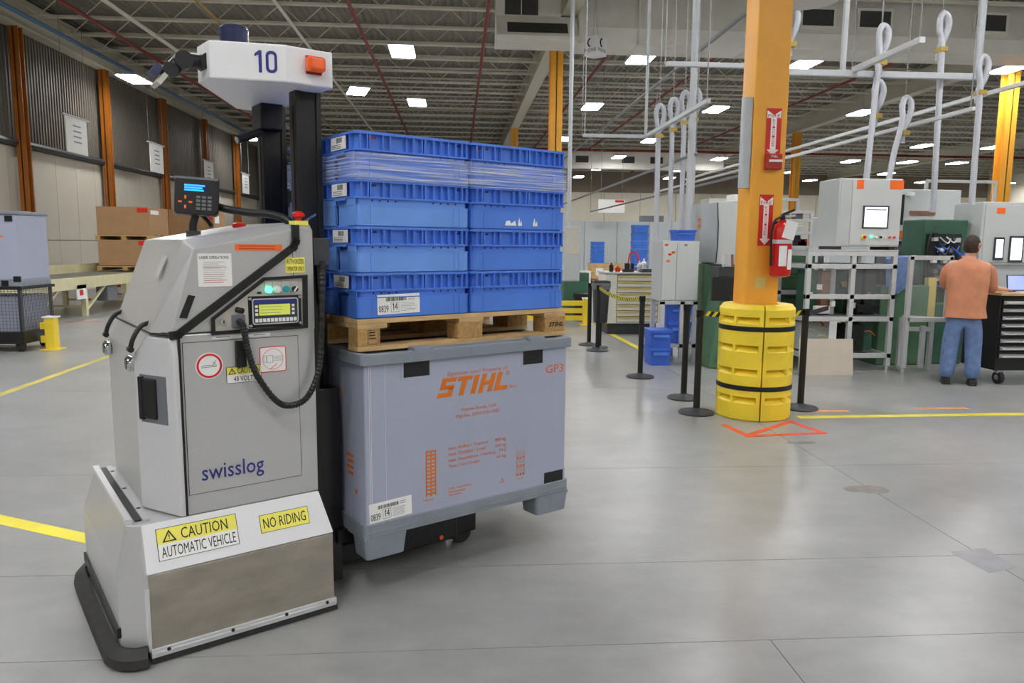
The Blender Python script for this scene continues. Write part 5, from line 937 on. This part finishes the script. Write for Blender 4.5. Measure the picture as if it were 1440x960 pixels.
gb = thing('folding_bin', 'grey folding bin with orange lettering on the mesh cart', 'storage bin', (-7.22, 11.12, .94)); MB().box(0, 1.02, 0, .8, 0, .1).build('pallet_base', 'bin_base', gb, bevel=.01); MB().box(.01, 1.01, .01, .79, .1, 1.02).build('sleeve', 'bin_wall', gb, bevel=.01); MB().box(-.01, 1.03, -.01, .81, 1.02, 1.07).build('lid', 'bin_base', gb, bevel=.008)
for x, z in ((.86, .97), (.92, .12), (.75, .06)): MB().box(x, x + .1, -.004, .012, z - .05, z + .03).build('latch', 'black', gb)
logo(gb, .45, .84, .7, .79, .009, 'stihl'); text('GP3', .05, (.5, .0095, .5), 'ink_orange', gb, width=.12)
gp2 = thing('guard_post', 'short yellow guard post with a white cap beside the mesh cart', 'guard post', (-6.0, 11.45, 0)); MB().box(-.07, .07, -.07, .07, .012, .47).build('post', 'yellow', gp2, bevel=.008); MB().box(-.13, .13, -.13, .13, 0, .014).build('foot_plate', 'yellow', gp2); MB().box(-.09, .09, -.09, .09, .47, .49).build('cap', 'white_label', gp2); [MB().box(-.15, -.07, -.03, .03, z, z + .1).build('rail_stub', 'yellow', gp2) for z in (.1, .3)]

# ================================================================ the worker
def skinned(name, m, pts, edges, parent, sub=2):
    me = bpy.data.meshes.new(name); me.from_pydata([p[:3] for p in pts], edges, []); me.materials.append(M[m]); o = put(name, me, parent)
    sk_ = o.modifiers.new('skin', 'SKIN'); sk_.use_smooth_shade = True; sk_.branch_smoothing = .6
    for i, p in enumerate(pts): me.skin_vertices[0].data[i].radius = (p[3], p[4] if len(p) > 4 else p[3]); me.skin_vertices[0].data[i].use_root = (i == 0)
    o.modifiers.new('sub', 'SUBSURF').levels = sub; o.modifiers['sub'].render_levels = sub; return o
E_ = lambda n0, k: [(n0 + i, n0 + i + 1) for i in range(k)]
W_ = thing('person', 'person in an orange shirt and blue jeans working at the black cart', 'person', (5.95, 8.35, 0), -.5)
# x to the right of the figure, y the way it faces; the right hand reaches to the cart
body_pts = [(0, 0, .96, .13, .1), (0, 0, 1.12, .12, .09), (0, .01, 1.3, .14, .1), (0, .015, 1.42, .1, .08), (.005, .03, 1.50, .052), (.01, .045, 1.55, .05), (.02, .055, 1.60, .07, .075), (.02, .055, 1.66, .074, .085), (.02, .05, 1.71, .055, .065),
            (.19, .02, 1.42, .05), (.235, .08, 1.17, .04), (.36, .24, 1.13, .032), (.43, .33, 1.125, .025), (.46, .37, 1.12, .03, .013),
            (-.19, .02, 1.42, .05), (-.2, .12, 1.19, .04), (-.02, .3, 1.13, .032), (.06, .37, 1.125, .025), (.09, .4, 1.12, .03, .013),
            (.1, 0, .88, .08), (.105, .02, .5, .055), (.115, -.02, .1, .04), (.12, .08, .04, .035), (-.1, 0, .88, .08), (-.115, .02, .5, .055), (-.13, -.02, .1, .04), (-.135, .08, .04, .035)]
be = [(0, 1), (1, 2), (2, 3), (3, 4), (4, 5), (5, 6), (6, 7), (7, 8), (3, 9), (9, 10), (10, 11), (11, 12), (12, 13), (3, 14), (14, 15), (15, 16), (16, 17), (17, 18), (0, 19), (19, 20), (20, 21), (21, 22), (0, 23), (23, 24), (24, 25), (25, 26)]
skinned('body', 'skin', body_pts, be, W_)
for sx, hx, hy in ((1, .46, .37), (-1, .09, .4)):   # fingers and thumb
    dx, dy = (.62, .78) if sx > 0 else (.75, .66); px, py = dy, -dx
    for k, (off, ln) in enumerate(((-.027, .065), (-.009, .075), (.009, .07), (.026, .055))):
        b0 = (hx + px * off, hy + py * off); skinned('finger', 'skin', [(*b0, 1.118, .009), (b0[0] + dx * ln * .55, b0[1] + dy * ln * .55, 1.122, .0085), (b0[0] + dx * ln, b0[1] + dy * ln, 1.106, .007)], [(0, 1), (1, 2)], W_, 1)
    b0 = (hx - px * sx * .02 - dx * .02, hy - py * sx * .02 - dy * .02); skinned('thumb', 'skin', [(*b0, 1.118, .011), (b0[0] - px * sx * .03 + dx * .03, b0[1] - py * sx * .03 + dy * .03, 1.112, .009), (b0[0] - px * sx * .035 + dx * .055, b0[1] - py * sx * .035 + dy * .055, 1.105, .008)], [(0, 1), (1, 2)], W_, 1)
sh_ = MB(); rings = []; NU = 40     # loose shirt: torso loft with hanging folds, sleeves, collar
for z, hw, hd_, yo in ((.80, .222, .158, 0), (.84, .215, .155, 0), (.92, .205, .15, 0), (1.0, .205, .15, -.003), (1.08, .208, .148, -.004), (1.16, .215, .146, -.004), (1.24, .222, .144, -.003), (1.32, .226, .138, 0), (1.38, .215, .126, .004), (1.42, .19, .112, .008), (1.45, .14, .096, .012), (1.48, .085, .078, .02), (1.495, .07, .07, .028)):
    rg = []
    for j in range(NU):
        t = 2 * PI * j / NU; c_, s2_ = math.cos(t), math.sin(t); k = 1 + .022 * math.sin(5 * t + 9 * z) * (1.5 - z) / .6 + .014 * math.sin(11 * t - 14 * z)
        rg.append((hw * k * math.copysign(abs(c_) ** .8, c_), yo + hd_ * k * math.copysign(abs(s2_) ** .85, s2_), z))
    rings.append(rg)
shirt = sh_.loop(rings, False).build('shirt', 'shirt', W_, smooth=70)
for sg_, pts_ in ((1, [(.16, .01, 1.39, .075, .08), (.215, .02, 1.35, .078), (.24, .05, 1.25, .076), (.25, .09, 1.17, .072), (.27, .13, 1.145, .066), (.3, .17, 1.13, .056)]), (-1, [(-.16, .01, 1.39, .075, .08), (-.21, .025, 1.35, .078), (-.225, .06, 1.26, .076), (-.215, .12, 1.18, .07), (-.17, .18, 1.15, .064), (-.1, .24, 1.13, .056)])): skinned('sleeve', 'shirt', pts_, E_(0, 5), shirt)
MB().tube([(.062 * math.cos(t), .03 + .062 * math.sin(t), 1.497 + .012 * math.sin(t)) for t in [2 * PI * i / 20 for i in range(20)]], .016, 8, closed=True).build('collar', 'shirt', shirt, smooth=70)
MB().tube([(.09 * math.cos(t) * 2.2, .146 * math.sin(t), 1.36) for t in [PI + PI * i / 14 for i in range(1, 14)]], .003, 5).build('yoke_seam', 'shirt', shirt)
skinned('jeans', 'jeans', [(0, 0, .9, .17, .125), (0, 0, .82, .165, .125), (.1, 0, .72, .115, .115), (.115, .015, .46, .098), (.125, -.005, .2, .09), (.13, .0, .055, .092, .09), (-.1, 0, .72, .115, .115), (-.12, .015, .46, .098), (-.135, -.005, .2, .09), (-.14, .0, .055, .092, .09)],
        [(0, 1), (1, 2), (2, 3), (3, 4), (4, 5), (1, 6), (6, 7), (7, 8), (8, 9)], W_)
for sx in (-.14, .13): MB().hull([(sx + x, y, z) for x, y, z in ((-.045, -.1, 0), (.045, -.1, 0), (-.05, .1, 0), (.05, .1, 0), (-.03, .19, 0), (.03, .19, 0), (-.04, -.1, .07), (.04, -.1, .07), (-.04, .05, .09), (.04, .05, .09), (-.025, .18, .04), (.025, .18, .04))]).build('shoe', 'shoe', W_, bevel=.012)
# head: turned right, towards the display
HD = Matrix.Rotation(-.6, 4, 'Z'); hc = Vector((.02, .055, 1.64))
def hpnt(x, y, z): return tuple(hc + (HD @ Vector((x, y, z))))
def shell(name, m, rx, ry, rz, keep, off=(0, 0, 0), nu=28, nv=18):
    o = MB(); g = {}
    for i in range(nv + 1):
        for j in range(nu):
            ph, th_ = PI * i / nv, 2 * PI * j / nu; g[i, j] = (rx * math.sin(ph) * math.cos(th_) + off[0], ry * math.sin(ph) * math.sin(th_) + off[1], rz * math.cos(ph) + off[2])
    ids = {k: n for n, k in enumerate(g)}; vs = [hpnt(*p) for p in g.values()]
    fs = [(ids[i, j], ids[i, (j + 1) % nu], ids[i + 1, (j + 1) % nu], ids[i + 1, j]) for i in range(nv) for j in range(nu) if keep(*[sum(g[q][c] for q in ((i, j), (i, (j + 1) % nu), (i + 1, j))) / 3 for c in range(3)])]
    return o.add(vs, fs).build(name, m, W_, smooth=70)
shell('face', 'skin', .076, .094, .112, lambda x, y, z: True, (0, .005, .0)); shell('jaw', 'skin', .055, .06, .06, lambda x, y, z: True, (0, .035, -.075))
shell('hair', 'hair', .085, .103, .122, lambda x, y, z: (y < .035 and z > -.085 and y < .075 + z * .9) or (z > .068), (0, -.004, .004))
MB().hull([hpnt(*p) for p in ((0, .092, .02), (0, .122, -.028), (.014, .09, -.035), (-.014, .09, -.035))]).build('nose', 'skin', W_, bevel=.004)
for sx in (-1, 1):
    MB().tube([hpnt(sx * (.086 + .006 * math.sin(t)), -.0 + .018 * math.cos(t), -.012 + .032 * math.sin(t)) for t in [2 * PI * i / 12 for i in range(12)]], .008, 6, closed=True).build('ear', 'skin', W_, smooth=60)
    MB().lathe([(.004, -.009), (.009, -.005), (.011, 0), (.009, .005), (.004, .009)], 10).build('eye', 'white_label', W_, hpnt(sx * .032, .083, .01)); MB().bar(hpnt(sx * .018, .096, .034), hpnt(sx * .05, .085, .034), .007).build('eyebrow', 'hair', W_)
MB().bar(hpnt(-.024, .088, -.068), hpnt(.024, .088, -.068), .007).build('mouth', 'ink_red', W_)
finish_texts()
for o in COL.objects:
    if o.type == 'MESH' and o.name.split('.')[0] in ('print', 'red_print', 'barcode', 'vent_hole_shade', 'mesh_panel', 'pictogram', 'stack_diagram', 'readout', 'hanger_wire', 'end_panel', 'front_rib', 'stamp', 'red_outline'): o['kind'] = 'stuff'
